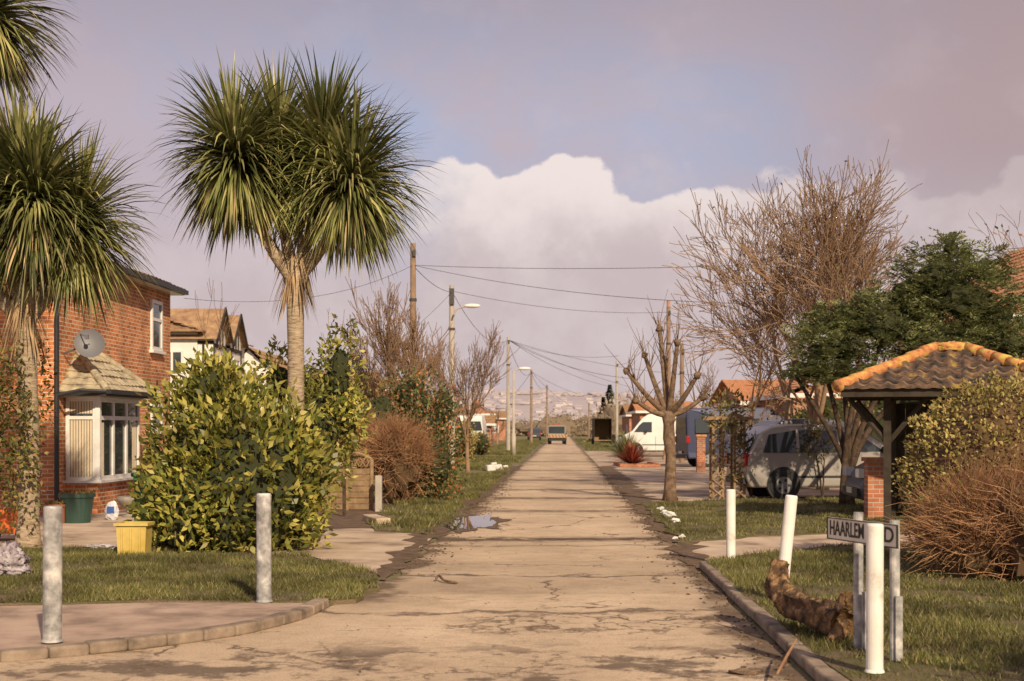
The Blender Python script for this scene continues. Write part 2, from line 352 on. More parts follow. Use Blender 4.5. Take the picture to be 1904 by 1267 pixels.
for i in range(90):
    a=i/90*6.2832; q=V((math.cos(a)*1.3,math.sin(a)*1.3,4.2)); k=1+.35*noise.noise(q)+.22*noise.noise(q*2.6)+.12*noise.noise(q*7); k2=1+.4*noise.noise(q+V((3,0,0)))+.4*noise.noise(q*3)+.2*noise.noise(q*8)
    pts.append((c.x+math.cos(a)*.40*k+.12*math.sin(a),c.y+math.sin(a)*2.0*k,.0165)); pts2.append((c.x-.03+math.cos(a)*.55*k2+.12*math.sin(a),c.y+math.sin(a)*2.4*k2,.0135))
mb.poly(pts); pm=solid('puddle_water',(.10,.09,.085),.015,1.0,.35); mb.build('puddle',[pm])
mb=MB(); mb.poly(pts2); mb.build('mud_patch',['mud'])
mb=MB(); r=random.Random(11)
for k in range(2200):
    y=r.uniform(9,45)
    if r.random()<.5: x=RE(y)-abs(r.gauss(0,.18))+.05
    else:
        x=LE(y)+abs(r.gauss(0,.25))-.05
        if y<15.5 or abs(y-23.9)<2.2: continue
    s=r.uniform(.006,.022); mb.blob((x,y,.01),(s,s,s*.5),k,.3,5,3)
mb.build('gravel_debris',['mud'])
mb=MB(); r=random.Random(12)
for k in range(900):
    y=r.uniform(9,30); x=r.choice((r.uniform(-5,LE(y)),RE(y)+r.uniform(-.5,2.6),r.uniform(LE(y),RE(y)))); z=.015 if LE(y)<x<RE(y) else .10
    if z>.05 and not (x>0 and y<16 or x<0 and 12<y<18): continue
    d=V((r.uniform(-1,1),r.uniform(-1,1),.12)).normalized(); mb.leaf(V((x,y,z+.01)),d,V((-d.y,d.x,r.uniform(-.3,.3))).normalized(),r.uniform(.02,.05),r.uniform(.012,.028))
mb.build('fallen_leaves',[leafm('dead_leaf',[(.20,.11,.05),(.40,.25,.12),(.12,.07,.04)],2,.1,.8)])
# ---------------------------------------------------------------- bollards
def bollard(p,h,rad,lean,mat):
    mb=MB(); top=p+V((lean,0,h)); n=24
    pts=[p.lerp(top,t) for t in (0,.3,.6,.985,1)]; mb.tube(pts,[rad,rad,rad,rad,rad*.9],n)
    mb.tube([p+V((0,0,-.002)),p+V((0,0,.02))],[rad*1.2,rad*1.02],n)
    mb.build('bollard',[mat],smooth=False,bevel=.006)
bollard(G(97,1193,KZ),.96,.066,.005,'galv'); bollard(G(491,1119,GZ),.97,.066,-.003,'galv')
bollard(G(1359,1038,KZ),.80,.054,0.0,'postw'); bollard(G(1452,1115,KZ),.92,.054,.095,'postw'); bollard(G(1626,1250,KZ),.92,.053,.003,'postw')
# ---------------------------------------------------------------- street sign
A=G(1585,1207,KZ);B=G(1652,1228,KZ); t=(B-A).normalized(); nn=t.cross(V((0,0,1)))
def onl(px):
    k=(px-CX)/F; s=(k*A.y-A.x)/(t.x-k*t.y); return A+t*s
Lp=onl(1540);Rp=onl(1670); zc=(Z(962,Lp.y)+Z(1001,Lp.y))/2; zc2=(Z(978,Rp.y)+Z(1019,Rp.y))/2
sign=empty('street_name_sign')
mb=MB()
for P,top in ((A,Z(953,A.y)),(B,Z(968,B.y))): 
    q=P-nn*.045; mb.tube([q,q+V((0,0,top-KZ))],[.033,.033],14)
mb.build('posts',['galv'],sign)
Lp.z=zc;Rp.z=zc2; tt=(Rp-Lp).normalized(); W=(Rp-Lp).length; up=nn.cross(tt).normalized()
if up.z<0: up=-up
cen=(Lp+Rp)/2; PH=.155
mb=MB(); mb.box(cen,(W,.012,PH),tt,nn)
sw=noisy('sign_white',[(.66,.60,.49),(.84,.80,.70)],5,.5,20,.05)
mb.build('plate',[sw],sign)
mb=MB(); bl=solid('sign_black',(.02,.02,.02),.5)
for s in(-1,1):
    mb.box(cen+up*s*(PH/2-.004)+nn*.004,(W+.004,.014,.007),tt,nn); mb.box(cen+tt*s*(W/2-.003)+nn*.004,(.008,.0145,PH-.002),tt,nn)
mb.build('border',[bl],sign)
mb=MB()
for px,tp in ((1597,.40),(1658,.42)):
    p=onl(px)-nn*.05; p.z=KZ; mb.box(p+V((0,0,tp/2)),(.045,.03,tp))
mb.build('wooden_stakes',['galv'],sign)
mt=Matrix((( tt.x,up.x,nn.x,0),(tt.y,up.y,nn.y,0),(tt.z,up.z,nn.z,0),(0,0,0,1)))
def lett(txt,pxa,pxb):
    a=(onl(pxa)-A).dot(t);b=(onl(pxb)-A).dot(t)
    l0=(V((Lp.x,Lp.y,0))-V((A.x,A.y,0))).dot(t)
    k=((a+b)/2-l0)/W; pos=Lp+tt*(k*W)
    cu=bpy.data.curves.new('lettering','FONT'); cu.body=txt; cu.size=.142; cu.align_x='CENTER'; cu.align_y='CENTER'; cu.extrude=.001; cu.offset=.002
    to=bpy.data.objects.new('lettering',cu); sc.collection.objects.link(to); cu.materials.append(bl)
    bpy.context.view_layer.update(); sx=abs(b-a)/max(to.dimensions.x,.05)
    to.parent=sign; to.matrix_world=Matrix.Translation(pos+nn*.0085)@mt@Matrix.Diagonal((sx,1,1,1))
lett('HAARLEM',1545,1608); lett('RD',1629,1663)
# ---------------------------------------------------------------- log
mb=MB(); p=G(1548,1190,KZ)
def gnarl(pts,rad,seed,n=34):
    S=10; P=smoothc([V(q) for q in pts],S); nf=len(P)
    rs=[rad[k//S]*(1-(k%S)/S)+rad[min(k//S+1,len(rad)-1)]*((k%S)/S) for k in range(nf)]
    a=(P[1]-P[0]).orthogonal().normalized(); i0=len(mb.v)
    for k,pp in enumerate(P):
        d=(P[min(k+1,nf-1)]-P[max(k-1,0)]).normalized(); a=(a-d*a.dot(d)).normalized(); b=d.cross(a)
        for j in range(n):
            th=2*math.pi*j/n; dd=a*math.cos(th)+b*math.sin(th); kk=1+.4*noise.noise(dd*1.9+pp*4+V((seed,0,0)))+.35*noise.noise(V((math.cos(th)*4,math.sin(th)*4,k*.09+seed)))+.12*noise.noise(dd*12+pp*30)
            mb.v.append(tuple(pp+dd*rs[k]*kk))
    for k in range(nf-1):
        for j in range(n): q=i0+k*n; mb.f.append((q+j,q+(j+1)%n,q+n+(j+1)%n,q+n+j)); mb.m.append(0)
    for k in (0,nf-1):
        q=i0+k*n; d=(P[1]-P[0]).normalized() if k==0 else (P[-2]-P[-1]).normalized(); ci=len(mb.v); mb.v.append(tuple(P[k]+d*rs[k]*.9))
        for j in range(n): mb.f.append((q+j,q+(j+1)%n,ci)); mb.m.append(1)
gnarl([p+V((.06,-.14,.12)),p+V((-.02,.1,.15)),p+V((-.13,.5,.17)),p+V((-.20,.9,.24)),p+V((-.19,1.05,.38)),p+V((-.17,1.08,.46))],[.115,.11,.095,.09,.075,.06],1)
gnarl([p+V((.02,.05,.15)),p+V((.09,.0,.26)),p+V((.10,-.03,.34))],[.08,.06,.035],2)
gnarl([p+V((.04,-.08,.1)),p+V((-.02,-.20,.05)),p+V((-.08,-.28,.04))],[.07,.045,.02],4)
mb.build('driftwood_log',[noisy('log_bark',[(.04,.025,.016),(.16,.095,.05),(.46,.28,.13)],9,.9,30,1,.04,pos=[.36,.52,.66]),noisy('log_heart',[(.02,.012,.008),(.30,.17,.07)],9,.9,40,1,.03)],smooth=True)
mb=MB(); s=G(810,1083); mb.tube(smoothc([s+V((0,0,.03)),s+V((.03,.09,.06)),s+V((.10,-.12,.03)),s+V((.24,-.25,.02))],4),[.006]+[.014]*11+[.005],6); mb.build('fallen_stick',['bark'])
mb=MB(); s=G(1385,1254); mb.blob((s.x,s.y,.012),(.10,.07,.018),3,.3); mb.build('stone_fragment',['bark'],smooth=True)
mb=MB(); s=G(1470,1235,KZ); mb.tube([s+V((-.15,-.35,.0)),s+V((-.02,.0,.06)),s+V((.12,.4,.10))],[.008,.01,.004],5); mb.build('fallen_stick',['twigr'])
# ---------------------------------------------------------------- brick house (near left)
hm=Matrix.Translation((-8.38,26,0))@Matrix.Rotation(-math.atan(RS),4,'Z')
bh=empty('brick_house',hm)
def part(mb,name,mats,parent,smooth=False,bevel=0):
    o=mb.build(name,mats,smooth=smooth,bevel=bevel); o.parent=parent; return o
HL=7.75; EZ=4.78
mb=MB(); mb.bb(-8,0,0,HL,0,EZ); mb.bb(0.0,.60,.62,3.13,0,.60); part(mb,'walls',['brick'],bh)
mb=MB(); mb.bb(-8.2,.26,-.22,HL+.3,EZ,EZ+.10); mb.mi=1; mb.bb(.26,.36,-.22,HL+.3,EZ+.01,EZ+.11); mb.bb(-8.2,.36,-.32,-.22,EZ+.01,EZ+.11); part(mb,'soffit_and_gutter',['white','black'],bh)
def tiled(mb,A,B,C,D,rh=.28,amp=.02,wl=.25,step=.035,sub=6):
    A,B,C,D=map(V,(A,B,C,D)); u=(B-A).normalized()
    up=(C-A)-u*(C-A).dot(u); Hh=up.length; vv=up.normalized(); n=u.cross(vv).normalized()
    if n.z<0:n=-n
    LB=(B-A).length; c=(C-A).dot(u); d=(D-A).dot(u); rows=max(2,int(Hh/rh)); 
    for i in range(rows):
        t0=i/rows;t1=(i+1)/rows*1.0; l0=c*t0;r0=LB+(d-LB)*t0; l1=c*t1;r1=LB+(d-LB)*t1
        du=wl/sub; k0=int(math.floor(l0/du)); k1=int(math.ceil(r0/du)); prev=None
        for k in range(k0,k1+1):
            uu=k*du; ub=min(max(uu,l0),r0); ut=min(max(uu,l1),r1)
            jit=.014*math.sin((uu//wl)*12.9898+i*78.233)
            w=math.sin(2*math.pi*uu/wl); w=amp*(w if w>0 else w*.5)
            pb=A+u*ub+vv*(t0*Hh)+n*(w+step+jit); pt=A+u*ut+vv*(t1*Hh)+n*(w+.002); pe=A+u*ub+vv*(t0*Hh)+n*(w*.3-.002)
            if prev:
                mb.poly((prev[0],pb,pt,prev[1])); mb.poly((prev[2],pe,pb,prev[0]))
            prev=(pb,pt,pe)
mb=MB(); rz=EZ+.11; 
tiled(mb,(.30,-.26,rz),(.30,HL+.32,rz),(-3.4,3.4,rz+1.3),(-3.4,HL-3.2,rz+1.3),.3,.02,.3)
tiled(mb,(-8.2,-.26,rz),(.30,-.26,rz),(-4.6,3.4,rz+1.3),(-3.4,3.4,rz+1.3),.3,.02,.3)
mb.poly([(-8.2,-.26,rz),(-4.6,3.4,rz+1.3),(-3.4,HL-3.2,rz+1.3),(-8.2,HL+.3,rz)]); part(mb,'roof',['tile_dark'],bh)
def window(mb,p,u,n,w,h,nx,transom=0,fr=.055,dep=.05,glass=1,mi=0):
    p=V(p);u=V(u).normalized();n=V(n).normalized();z=V((0,0,1)); c=p+u*w/2+z*h/2
    mb.mi=glass; mb.box(c+n*.012,(w-.02,.01,h-.02),u,n)
    mb.mi=mi
    for zz in(fr/2,h-fr/2): mb.box(p+u*w/2+z*zz+n*dep/2,(w,dep,fr),u,n)
    for k in range(nx+1):
        xx=fr/2+(w-fr)*k/nx; mb.box(p+u*xx+z*h/2+n*(dep/2+.002),(fr*(1 if k in(0,nx) else 1.15),dep,h-fr*2+.01),u,n)
    if transom: mb.box(p+u*w/2+z*transom+n*(dep/2-.002),(w-fr*2,dep,fr*.9),u,n)
mb=MB()
BZ,BT=.62,2.18
window(mb,(0.02,.62,BZ),(1,0,0),(0,-1,0),.58,BT-BZ,1,1.18,.07)
window(mb,(.60,.60,BZ),(0,1,0),(1,0,0),2.55,BT-BZ,3,1.18,.085)
window(mb,(0.02,3.13,BZ),(1,0,0),(0,1,0),.58,BT-BZ,1,1.18,.06)
mb.mi=0; mb.bb(0,.72,.5,3.26,.58,.625); mb.bb(0,.70,.52,3.24,BT,BT+.09); mb.bb(.585,.675,.545,.64,.62,2.2)
mb.mi=2
for k in range(9): mb.box((.075+.052*k,.600,1.24),(.040,.006,1.12))
for k in range(4): mb.box((.618,.75+.06*k,1.2),(.006,.045,1.02))
for k in range(5): mb.box((.619,2.75+.06*k,1.2),(.006,.045,1.02))
for k in range(9): mb.box((.075+.052*k,.600,2.0),(.040,.006,.24))
mb.mi=0
window(mb,(0.0,6.1,3.38),(0,1,0),(1,0,0),.85,1.14,1,.7,.08); mb.mi=0; mb.bb(0,.10,6.02,7.03,3.31,3.375)
window(mb,(0.0,6.1,1.55),(0,1,0),(1,0,0),.85,.62,1,0,.08); mb.mi=0; mb.bb(0,.10,6.02,7.03,1.48,1.545)
part(mb,'windows',['white','glass','blind'],bh)
mb=MB(); e=.92; ez=2.27
tiled(mb,(e,.22,ez),(e,3.55,ez),(0.03,1.2,3.05),(0.03,2.4,3.05),.20,.012,.22,.03)
tiled(mb,(0.0,.22,ez),(e,.22,ez),(0.0,1.2,3.05),(0.03,1.2,3.05),.20,.012,.22,.03)
tiled(mb,(e,3.55,ez),(0.0,3.55,ez),(0.03,2.4,3.05),(0.0,2.4,3.05),.20,.012,.22,.03)
for a,b in (((e,.22,ez+.04),(0.03,1.2,3.1)),((e,3.55,ez+.04),(0.03,2.4,3.1))):
    a=V(a);b=V(b)
    for k in range(6): mb.tube([a.lerp(b,k/6),a.lerp(b,(k+1.1)/6)],[.075,.06],10)
part(mb,'bay_roof',['tile_bay'],bh)
mb=MB(); mb.bb(0.0,e,.2,.30,ez-.07,ez); mb.bb(e-.06,e,.30,3.5,ez-.07,ez);mb.bb(e+.003,e+.10,.15,3.6,ez-.03,ez+.05); mb.tube([(.08,-.06,0),(.08,-.06,EZ)],[.045]*2,10); mb.tube([(.08,-.06,2.2),(.5,-.0,2.3),(.9,.2,2.28)],[.035]*3,8)
part(mb,'gutter_and_downpipe',['black'],bh)
mb=MB(); dc=V((.55,.35,3.16)); dn=V((.25,-.93,.25)).normalized(); a=dn.orthogonal().normalized(); b=dn.cross(a); R0=.27; rings=6; prev=None
for k in range(rings+1):
    rr_=R0*k/rings; ring=[dc+(a*math.cos(6.283*j/24)+b*math.sin(6.283*j/24)*1.05)*rr_+dn*(rr_*rr_*.8) for j in range(24)]
    if prev:
        for j in range(24): mb.poly((prev[j],prev[(j+1)%24],ring[(j+1)%24],ring[j]))
    prev=ring
mb.tube([dc,V((.0,.5,3.0))],[.02,.02],6); mb.tube([dc-b*.28,dc+dn*.32-b*.05],[.01,.012],6); mb.box(dc+dn*.32-b*.05,(.06,.06,.08))
part(mb,'satellite_dish',[solid('dish_grey',(.14,.14,.15),.5)],bh)
def pot(p,rt,rb,h,mat):
    mb=MB(); p=V(p)
    mb.tube([p,p+V((0,0,h*.88)),p+V((0,0,h*.881)),p+V((0,0,h))],[rb,rt*.94,rt*1.03,rt*1.03],20); mb.mi=1
    mb.tube([p+V((0,0,h-.005)),p+V((0,0,h+.005))],[rt*.93]*2,20); 
    r=random.Random(2)
    for k in range(120):
        d=V((r.uniform(-1,1),r.uniform(-1,1),r.uniform(.3,1.2))).normalized(); q=p+V((r.uniform(-1,1)*rt*.8,r.uniform(-1,1)*rt*.8,h)); mb.mi=2; mb.leaf(q,d,d.orthogonal().normalized(),r.uniform(.04,.1),.02)
    return mb.build('plant_pot',[mat,'mud','mixleaf'])
pot(G(143,973),.30,.22,.50,solid('green_pot',(.03,.07,.055),.5)); pot(G(105,974),.2,.14,.33,solid('terracotta',(.35,.12,.06),.8))
mb=MB(); p=G(243,962); mb.tube([p+V((0,0,z)) for z in (0,.04,.05,.15,.2,.3,.36,.38)],[.16,.16,.08,.07,.17,.24,.26,.2],18); mb.build('stone_urn',[noisy('stone',[(.2,.17,.14),(.38,.34,.28)],9)],smooth=True)
mb=MB(); p=G(208,968); mb.blob((p.x,p.y,.16),(.11,.07,.17),5,.2,20,12,3); mb.mi=1; mb.box((p.x+.0,p.y-.075,.19),(.12,.02,.11)); mb.build('compost_bag',[solid('bag_white',(.6,.62,.66),.4),solid('bag_blue',(.05,.12,.4),.4)],smooth=False)
def crate(p,w,d,h,mat,name):
    mb=MB(); x,y,z=p; b=.9
    for s in(-1,1):
        mb.poly([(x-w/2*b,y+s*d/2*b,z),(x+w/2*b,y+s*d/2*b,z),(x+w/2,y+s*d/2,z+h),(x-w/2,y+s*d/2,z+h)])
        mb.poly([(x+s*w/2*b,y-d/2*b,z),(x+s*w/2*b,y+d/2*b,z),(x+s*w/2,y+d/2,z+h),(x+s*w/2,y-d/2,z+h)])
    mb.poly([(x-w/2*b,y-d/2*b,z+.01),(x+w/2*b,y-d/2*b,z+.01),(x+w/2*b,y+d/2*b,z+.01),(x-w/2*b,y+d/2*b,z+.01)])
    for s in(-1,1): mb.box((x,y+s*d/2,z+h),(w+.05,.05,.035)); mb.box((x+s*w/2,y,z+h-.001),(.05,d-.05,.035))
    for k in(-1,0,1): mb.box((x+k*w*.3,y-d/2*.97,z+h*.5),(.02,.04,h*.8))
    return mb.build(name,[mat])
crate(G(250,1034,0.02),.37,.32,.40,noisy('yellow_plastic',[(.5,.36,.08),(.66,.5,.16)],5,.6,20,.1),'storage_crate')
mb=MB(); p=G(292,1016); gm=noisy('green_plastic',[(.05,.13,.04),(.08,.2,.06)],4,.45,20,.1)
mb.box((p.x,p.y,.5),(.5,.5,.9)); mb.box((p.x,p.y-.01,.98),(.56,.6,.06)); mb.box((p.x,p.y-.27,.93),(.5,.05,.06)); mb.tube([(p.x-.27,p.y+.2,.1),(p.x+.27,p.y+.2,.1)],[.1,.1],12); mb.build('wheelie_bin',[gm],bevel=.02)
bagm=noisy('bag_clear_mauve',[(.14,.10,.11),(.34,.29,.31),(.56,.52,.54)],11,.35,20,.9,.03)
mb=MB(); p=G(14,1068,GZ); mb.blob((p.x,p.y,GZ+.14),(.19,.18,.17),8,.3,44,26,5); mb.blob((p.x+.12,p.y-.08,GZ+.05),(.15,.12,.06),9,.3,30,14,5); mb.build('rubbish_bag',[bagm],smooth=True)
mb=MB(); p=G(190,1026); mb.blob((p.x,p.y,GZ+.01),(.20,.1,.03),18,.5,24,12,5); mb.build('litter',['plastic_bag'],smooth=True)
mb=MB(); p=G(15,1005); mb.box((p.x,p.y,.2),(.4,.5,.18)); mb.box((p.x,p.y,.36),(.26,.3,.16)); mb.mi=1
for sx in(-1,1):
    for sy in(-1,1): mb.tube([(p.x+sx*.2,p.y+sy*.2,.1),(p.x+sx*.25,p.y+sy*.2,.1)],[.1,.1],14)
    mb.tube([(p.x+sx*.16,p.y+.2,.3),(p.x+sx*.18,p.y+.9,.95)],[.012]*2,6)
mb.tube([(p.x-.18,p.y+.9,.95),(p.x+.18,p.y+.9,.95)],[.014]*2,6)
mb.build('lawn_mower',[solid('orange_plastic',(.65,.16,.03),.4),'black'],bevel=.02)
# ---------------------------------------------------------------- palms
def blade(mb,p,d,L,w,r,g):
    side=d.cross(V((0,0,1)));
    if side.length<.1: side=V((1,0,0))
    side=side.normalized(); side=(side+rv(r)*.35).normalized(); n=5; prev=None
    for k in range(n+1):
        ww=w*(.55,1,.95,.75,.45,.03)[k]/2; a=p+side*ww;b=p-side*ww
        if prev: 
            i=len(mb.v)
            if k==1: mb.v+= [tuple(prev[0]),tuple(prev[1]),tuple(b),tuple(a)]; mb.f.append((i,i+1,i+2,i+3)); li=(i+3,i+2)
            else: mb.v+=[tuple(b),tuple(a)]; mb.f.append((li[0],li[1],i,i+1)); li=(i+1,i)
            mb.m.append(mb.mi)
        prev=(a,b); p=p+d*(L/n); hz=math.sqrt(d.x**2+d.y**2); d=(d+V((0,0,-g*(.3+hz)*(k+1)*.55))).normalized()
def head(mb,c,axis,n,L,r,w=.050):
    axis=axis.normalized()
    for k in range(n):
        q=r.random(); th=math.acos(1-q*1.85); ph=r.uniform(0,6.283)
        a=axis.orthogonal().normalized(); b=axis.cross(a); d=axis*math.cos(th)+(a*math.cos(ph)+b*math.sin(ph))*math.sin(th)
        p=c+axis*(.25*(1-th/1.6)-.08)+d*.05; mb.mi=0
        blade(mb,p,(d+rv(r)*.2).normalized(),L*r.uniform(.62,1.08),w*r.uniform(.6,1.15),r,.05+.12*r.random()**1.5+.05*th/2)
    for k in range(int(n*.22)):
        ph=r.uniform(0,6.283); d=V((math.cos(ph)*.7,math.sin(ph)*.7,-.55)).normalized(); mb.mi=1 if r.random()<.25 else 0
        blade(mb,c-axis*r.uniform(.0,.3)+d*.05,d,L*r.uniform(.6,.98),w*.85,r,.18)
def palm(basep,split,heads,r0,seed,n,L,ups=.3):
    r=random.Random(seed); tr=MB(); bl=MB()
    pts=[basep.lerp(split,t)+V((math.sin(t*3)*.04,0,0)) for t in (0,.03,.1,.3,.5,.7,.9,1)]
    tr.tube(pts,[r0*1.5,r0*1.2,r0*1.05,r0,r0*.95,r0*.92,r0*1.0,r0*1.15],18)
    for c in heads:
        mid=split.lerp(c,.5)+V(((c.x-split.x)*.16,0,-.08)); tr.tube(smoothc([split-V((0,0,.15)),mid,c],4),[r0*.75]*3+[r0*.6]*3+[r0*.5]*3,12)
        ax=(c-mid).normalized()+V((0,0,ups)); head(bl,c,ax,n,L*r.uniform(.94,1.06),r)
        bl.mi=1
        for k in range(30):
            t=r.random(); q=split.lerp(c,t*.8)+rv(r)*.1; ph=r.uniform(0,6.28); d=V((math.cos(ph)*.25,math.sin(ph)*.25,-1)).normalized(); blade(bl,q,d,r.uniform(.2,.45),.03,r,.1)
    bl.mi=1
    for k in range(90):
        ph=r.uniform(0,6.28); q=split+V((math.cos(ph)*r0*1.2,math.sin(ph)*r0*1.2,r.uniform(-.25,.25))); d=V((math.cos(ph)*.4,math.sin(ph)*.4,-1)).normalized(); blade(bl,q,d,r.uniform(.25,.7),.024,r,.1)
    e=empty('cordyline_palm'); tr.build('trunk',['pbark'],e,smooth=True); bl.build('blades',['palm','palmd'],e)
y=19.5
palm(V((X(542,y),y,0)),V((X(547,y),y,Z(505,y))),[V((X(440,y),y-.1,Z(295,y))),V((X(505,y),y+.5,Z(265,y))),V((X(595,y),y+.3,Z(285,y))),V((X(655,y),y-.1,Z(345,y)))],.12,4,1050,1.30)
y=19.3
palm(V((X(52,y),y,0)),V((X(45,y),y,Z(585,y))),[V((X(35,y),y,Z(345,y))),V((X(135,y),y+.2,Z(415,y))),V((X(80,y),y-.3,Z(380,y))),V((X(-70,y),y-.2,Z(400,y))),V((X(-50,y),y+.4,Z(5,y)))],.14,9,950,1.27)
# ---------------------------------------------------------------- foliage masses
def foliage(name,blobs,mat,core,L,W,seed,outw=.8,upw=.3,amp=.22,corek=.78,fs=2.2,thick=.3,parent=None):
    r=random.Random(seed); mb=MB()
    for bi,(c,rad,n) in enumerate(blobs):
        c=V(c)
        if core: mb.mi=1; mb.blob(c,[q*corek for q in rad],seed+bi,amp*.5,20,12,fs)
        mb.mi=0
        for k in range(n):
            d=rv(r); kk=1+amp*2*noise.noise(d*fs+V((seed+bi,(seed+bi)*1.7,0)))+.12*noise.noise(d*9)*2
            kk*=1-thick*r.random()**2+.05*r.random()
            p=V((c.x+d.x*rad[0]*kk,c.y+d.y*rad[1]*kk,c.z+d.z*rad[2]*kk))
            if p.z<.05: continue
            dd=(d*outw+rv(r)*.8+V((0,0,upw))).normalized(); s=dd.cross(rv(r)).normalized(); l=L*r.uniform(.65,1.2)
            mb.leaf(p,dd,s,l,W*r.uniform(.7,1.2))
    return mb.build(name,[mat,core or 'core'],parent)
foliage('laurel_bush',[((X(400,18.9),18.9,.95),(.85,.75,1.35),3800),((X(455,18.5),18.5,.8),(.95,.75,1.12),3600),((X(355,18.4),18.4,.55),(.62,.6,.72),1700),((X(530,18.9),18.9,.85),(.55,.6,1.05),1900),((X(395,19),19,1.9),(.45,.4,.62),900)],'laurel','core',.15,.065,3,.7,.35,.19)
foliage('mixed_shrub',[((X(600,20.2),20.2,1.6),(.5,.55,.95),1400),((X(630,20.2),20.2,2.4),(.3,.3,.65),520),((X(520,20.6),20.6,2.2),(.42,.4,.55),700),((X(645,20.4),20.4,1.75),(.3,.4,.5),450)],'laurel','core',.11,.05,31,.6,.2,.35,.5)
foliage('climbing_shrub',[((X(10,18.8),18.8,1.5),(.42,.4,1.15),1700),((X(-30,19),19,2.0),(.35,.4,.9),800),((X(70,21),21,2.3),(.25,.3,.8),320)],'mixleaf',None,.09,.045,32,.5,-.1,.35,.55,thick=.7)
def twiggy(name,c,rad,n,L,mat,seed,rr_=.006,seg=3,wob=.35,core=None,leaf=None):
    r=random.Random(seed); mb=MB(); c=V(c)
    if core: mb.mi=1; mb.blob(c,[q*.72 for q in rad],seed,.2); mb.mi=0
    for k in range(n):
        d=rv(r); d.z=abs(d.z) if r.random()<.75 else d.z
        q=r.uniform(.35,.95); p=V((c.x+d.x*rad[0]*q,c.y+d.y*rad[1]*q,c.z+d.z*rad[2]*q))
        if p.z<.03: p.z=.03
        dd=(d*.6+V((0,0,.35))+rv(r)*.6).normalized(); pts=[p]; l=L*r.uniform(.5,1.3)
        for s in range(seg): dd=(dd+rv(r)*wob+V((0,0,-.06*s))).normalized(); p=p+dd*l/seg; pts.append(p)
        mb.tube(pts,[rr_*(1-.7*i/seg) for i in range(seg+1)],3,False)
        if leaf and r.random()<leaf: mb.mi=2; mb.leaf(pts[-1],dd,dd.orthogonal().normalized(),.05,.03); mb.mi=0
    return mb.build(name,[mat,core or 'coreb','mixleaf'])
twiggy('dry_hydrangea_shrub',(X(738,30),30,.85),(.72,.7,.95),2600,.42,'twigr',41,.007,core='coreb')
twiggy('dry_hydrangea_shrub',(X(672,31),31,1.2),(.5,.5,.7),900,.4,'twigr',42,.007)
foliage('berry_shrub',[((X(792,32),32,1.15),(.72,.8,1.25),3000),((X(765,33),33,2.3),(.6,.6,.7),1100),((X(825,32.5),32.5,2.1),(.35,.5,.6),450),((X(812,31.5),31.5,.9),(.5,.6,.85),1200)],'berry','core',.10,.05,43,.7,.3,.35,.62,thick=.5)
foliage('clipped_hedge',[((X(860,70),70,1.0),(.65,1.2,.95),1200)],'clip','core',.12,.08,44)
foliage('added_shade_shrub',[((X(600,34),34,1.5),(1.2,.8,1.5),1600),((X(700,38),38,1.3),(1.0,.8,1.4),1400)],'mixleaf','core',.11,.06,45,amp=.3)
# ---------------------------------------------------------------- bare trees
def grow(mb,p,d,L,r0,lvl,r,P,tips):
    n=P.get('seg',4) if lvl>1 else 3; pts=[p];rad=[r0]; dirs=[d]
    for i in range(n):
        d=(d+rv(r)*P['wob']+V((0,0,P['up']))).normalized(); p=p+d*L/n; pts.append(p); rad.append(max(r0*(1-(i+1)/n*.45),P.get('min',.004))); dirs.append(d)
    mb.tube(pts,rad,8 if r0>.05 else (5 if r0>.015 else 3),False)
    if lvl==0: tips.append((p,d)); return
    nc=P['n'][lvl-1]
    for k in range(nc):
        i=n if k==0 else r.randint(max(1,n//2 if lvl==P['lv'] else 1),n)
        ax=rv(r); ax=(ax-dirs[i]*ax.dot(dirs[i])).normalized(); a=P['ang']*(r.uniform(.3,.7) if k==0 else r.uniform(.7,1.3))
        nd=dirs[i]*math.cos(a)+ax*math.sin(a); nd.y*=P.get('fl',1)
        grow(mb,pts[i],nd.normalized(),L*P['ratio']*r.uniform(.7,1.15),rad[i]*P.get('rr',.62),lvl-1,r,P,tips)
def baretree(name,base_,Ht,r0,seed,lv=5,n=(3,3,4,4,4),ang=.6,up=.06,wob=.2,ratio=.68,L0=None,lean=(0,0),mat='twig',leafp=0,**k):
    r=random.Random(seed); mb=MB(); P=dict(n=n,ang=ang,up=up,wob=wob,ratio=ratio,lv=lv,**k); tips=[]
    grow(mb,V(base_),V((lean[0],lean[1],1)).normalized(),L0 or Ht*.34,r0,lv,r,P,tips)
    if leafp:
        mb.mi=1
        for p,d in tips:
            if r.random()<leafp: mb.leaf(p,(d+rv(r)).normalized(),rv(r),.10,.055)
    return mb.build(name,[mat,'mixleaf'],smooth=True)
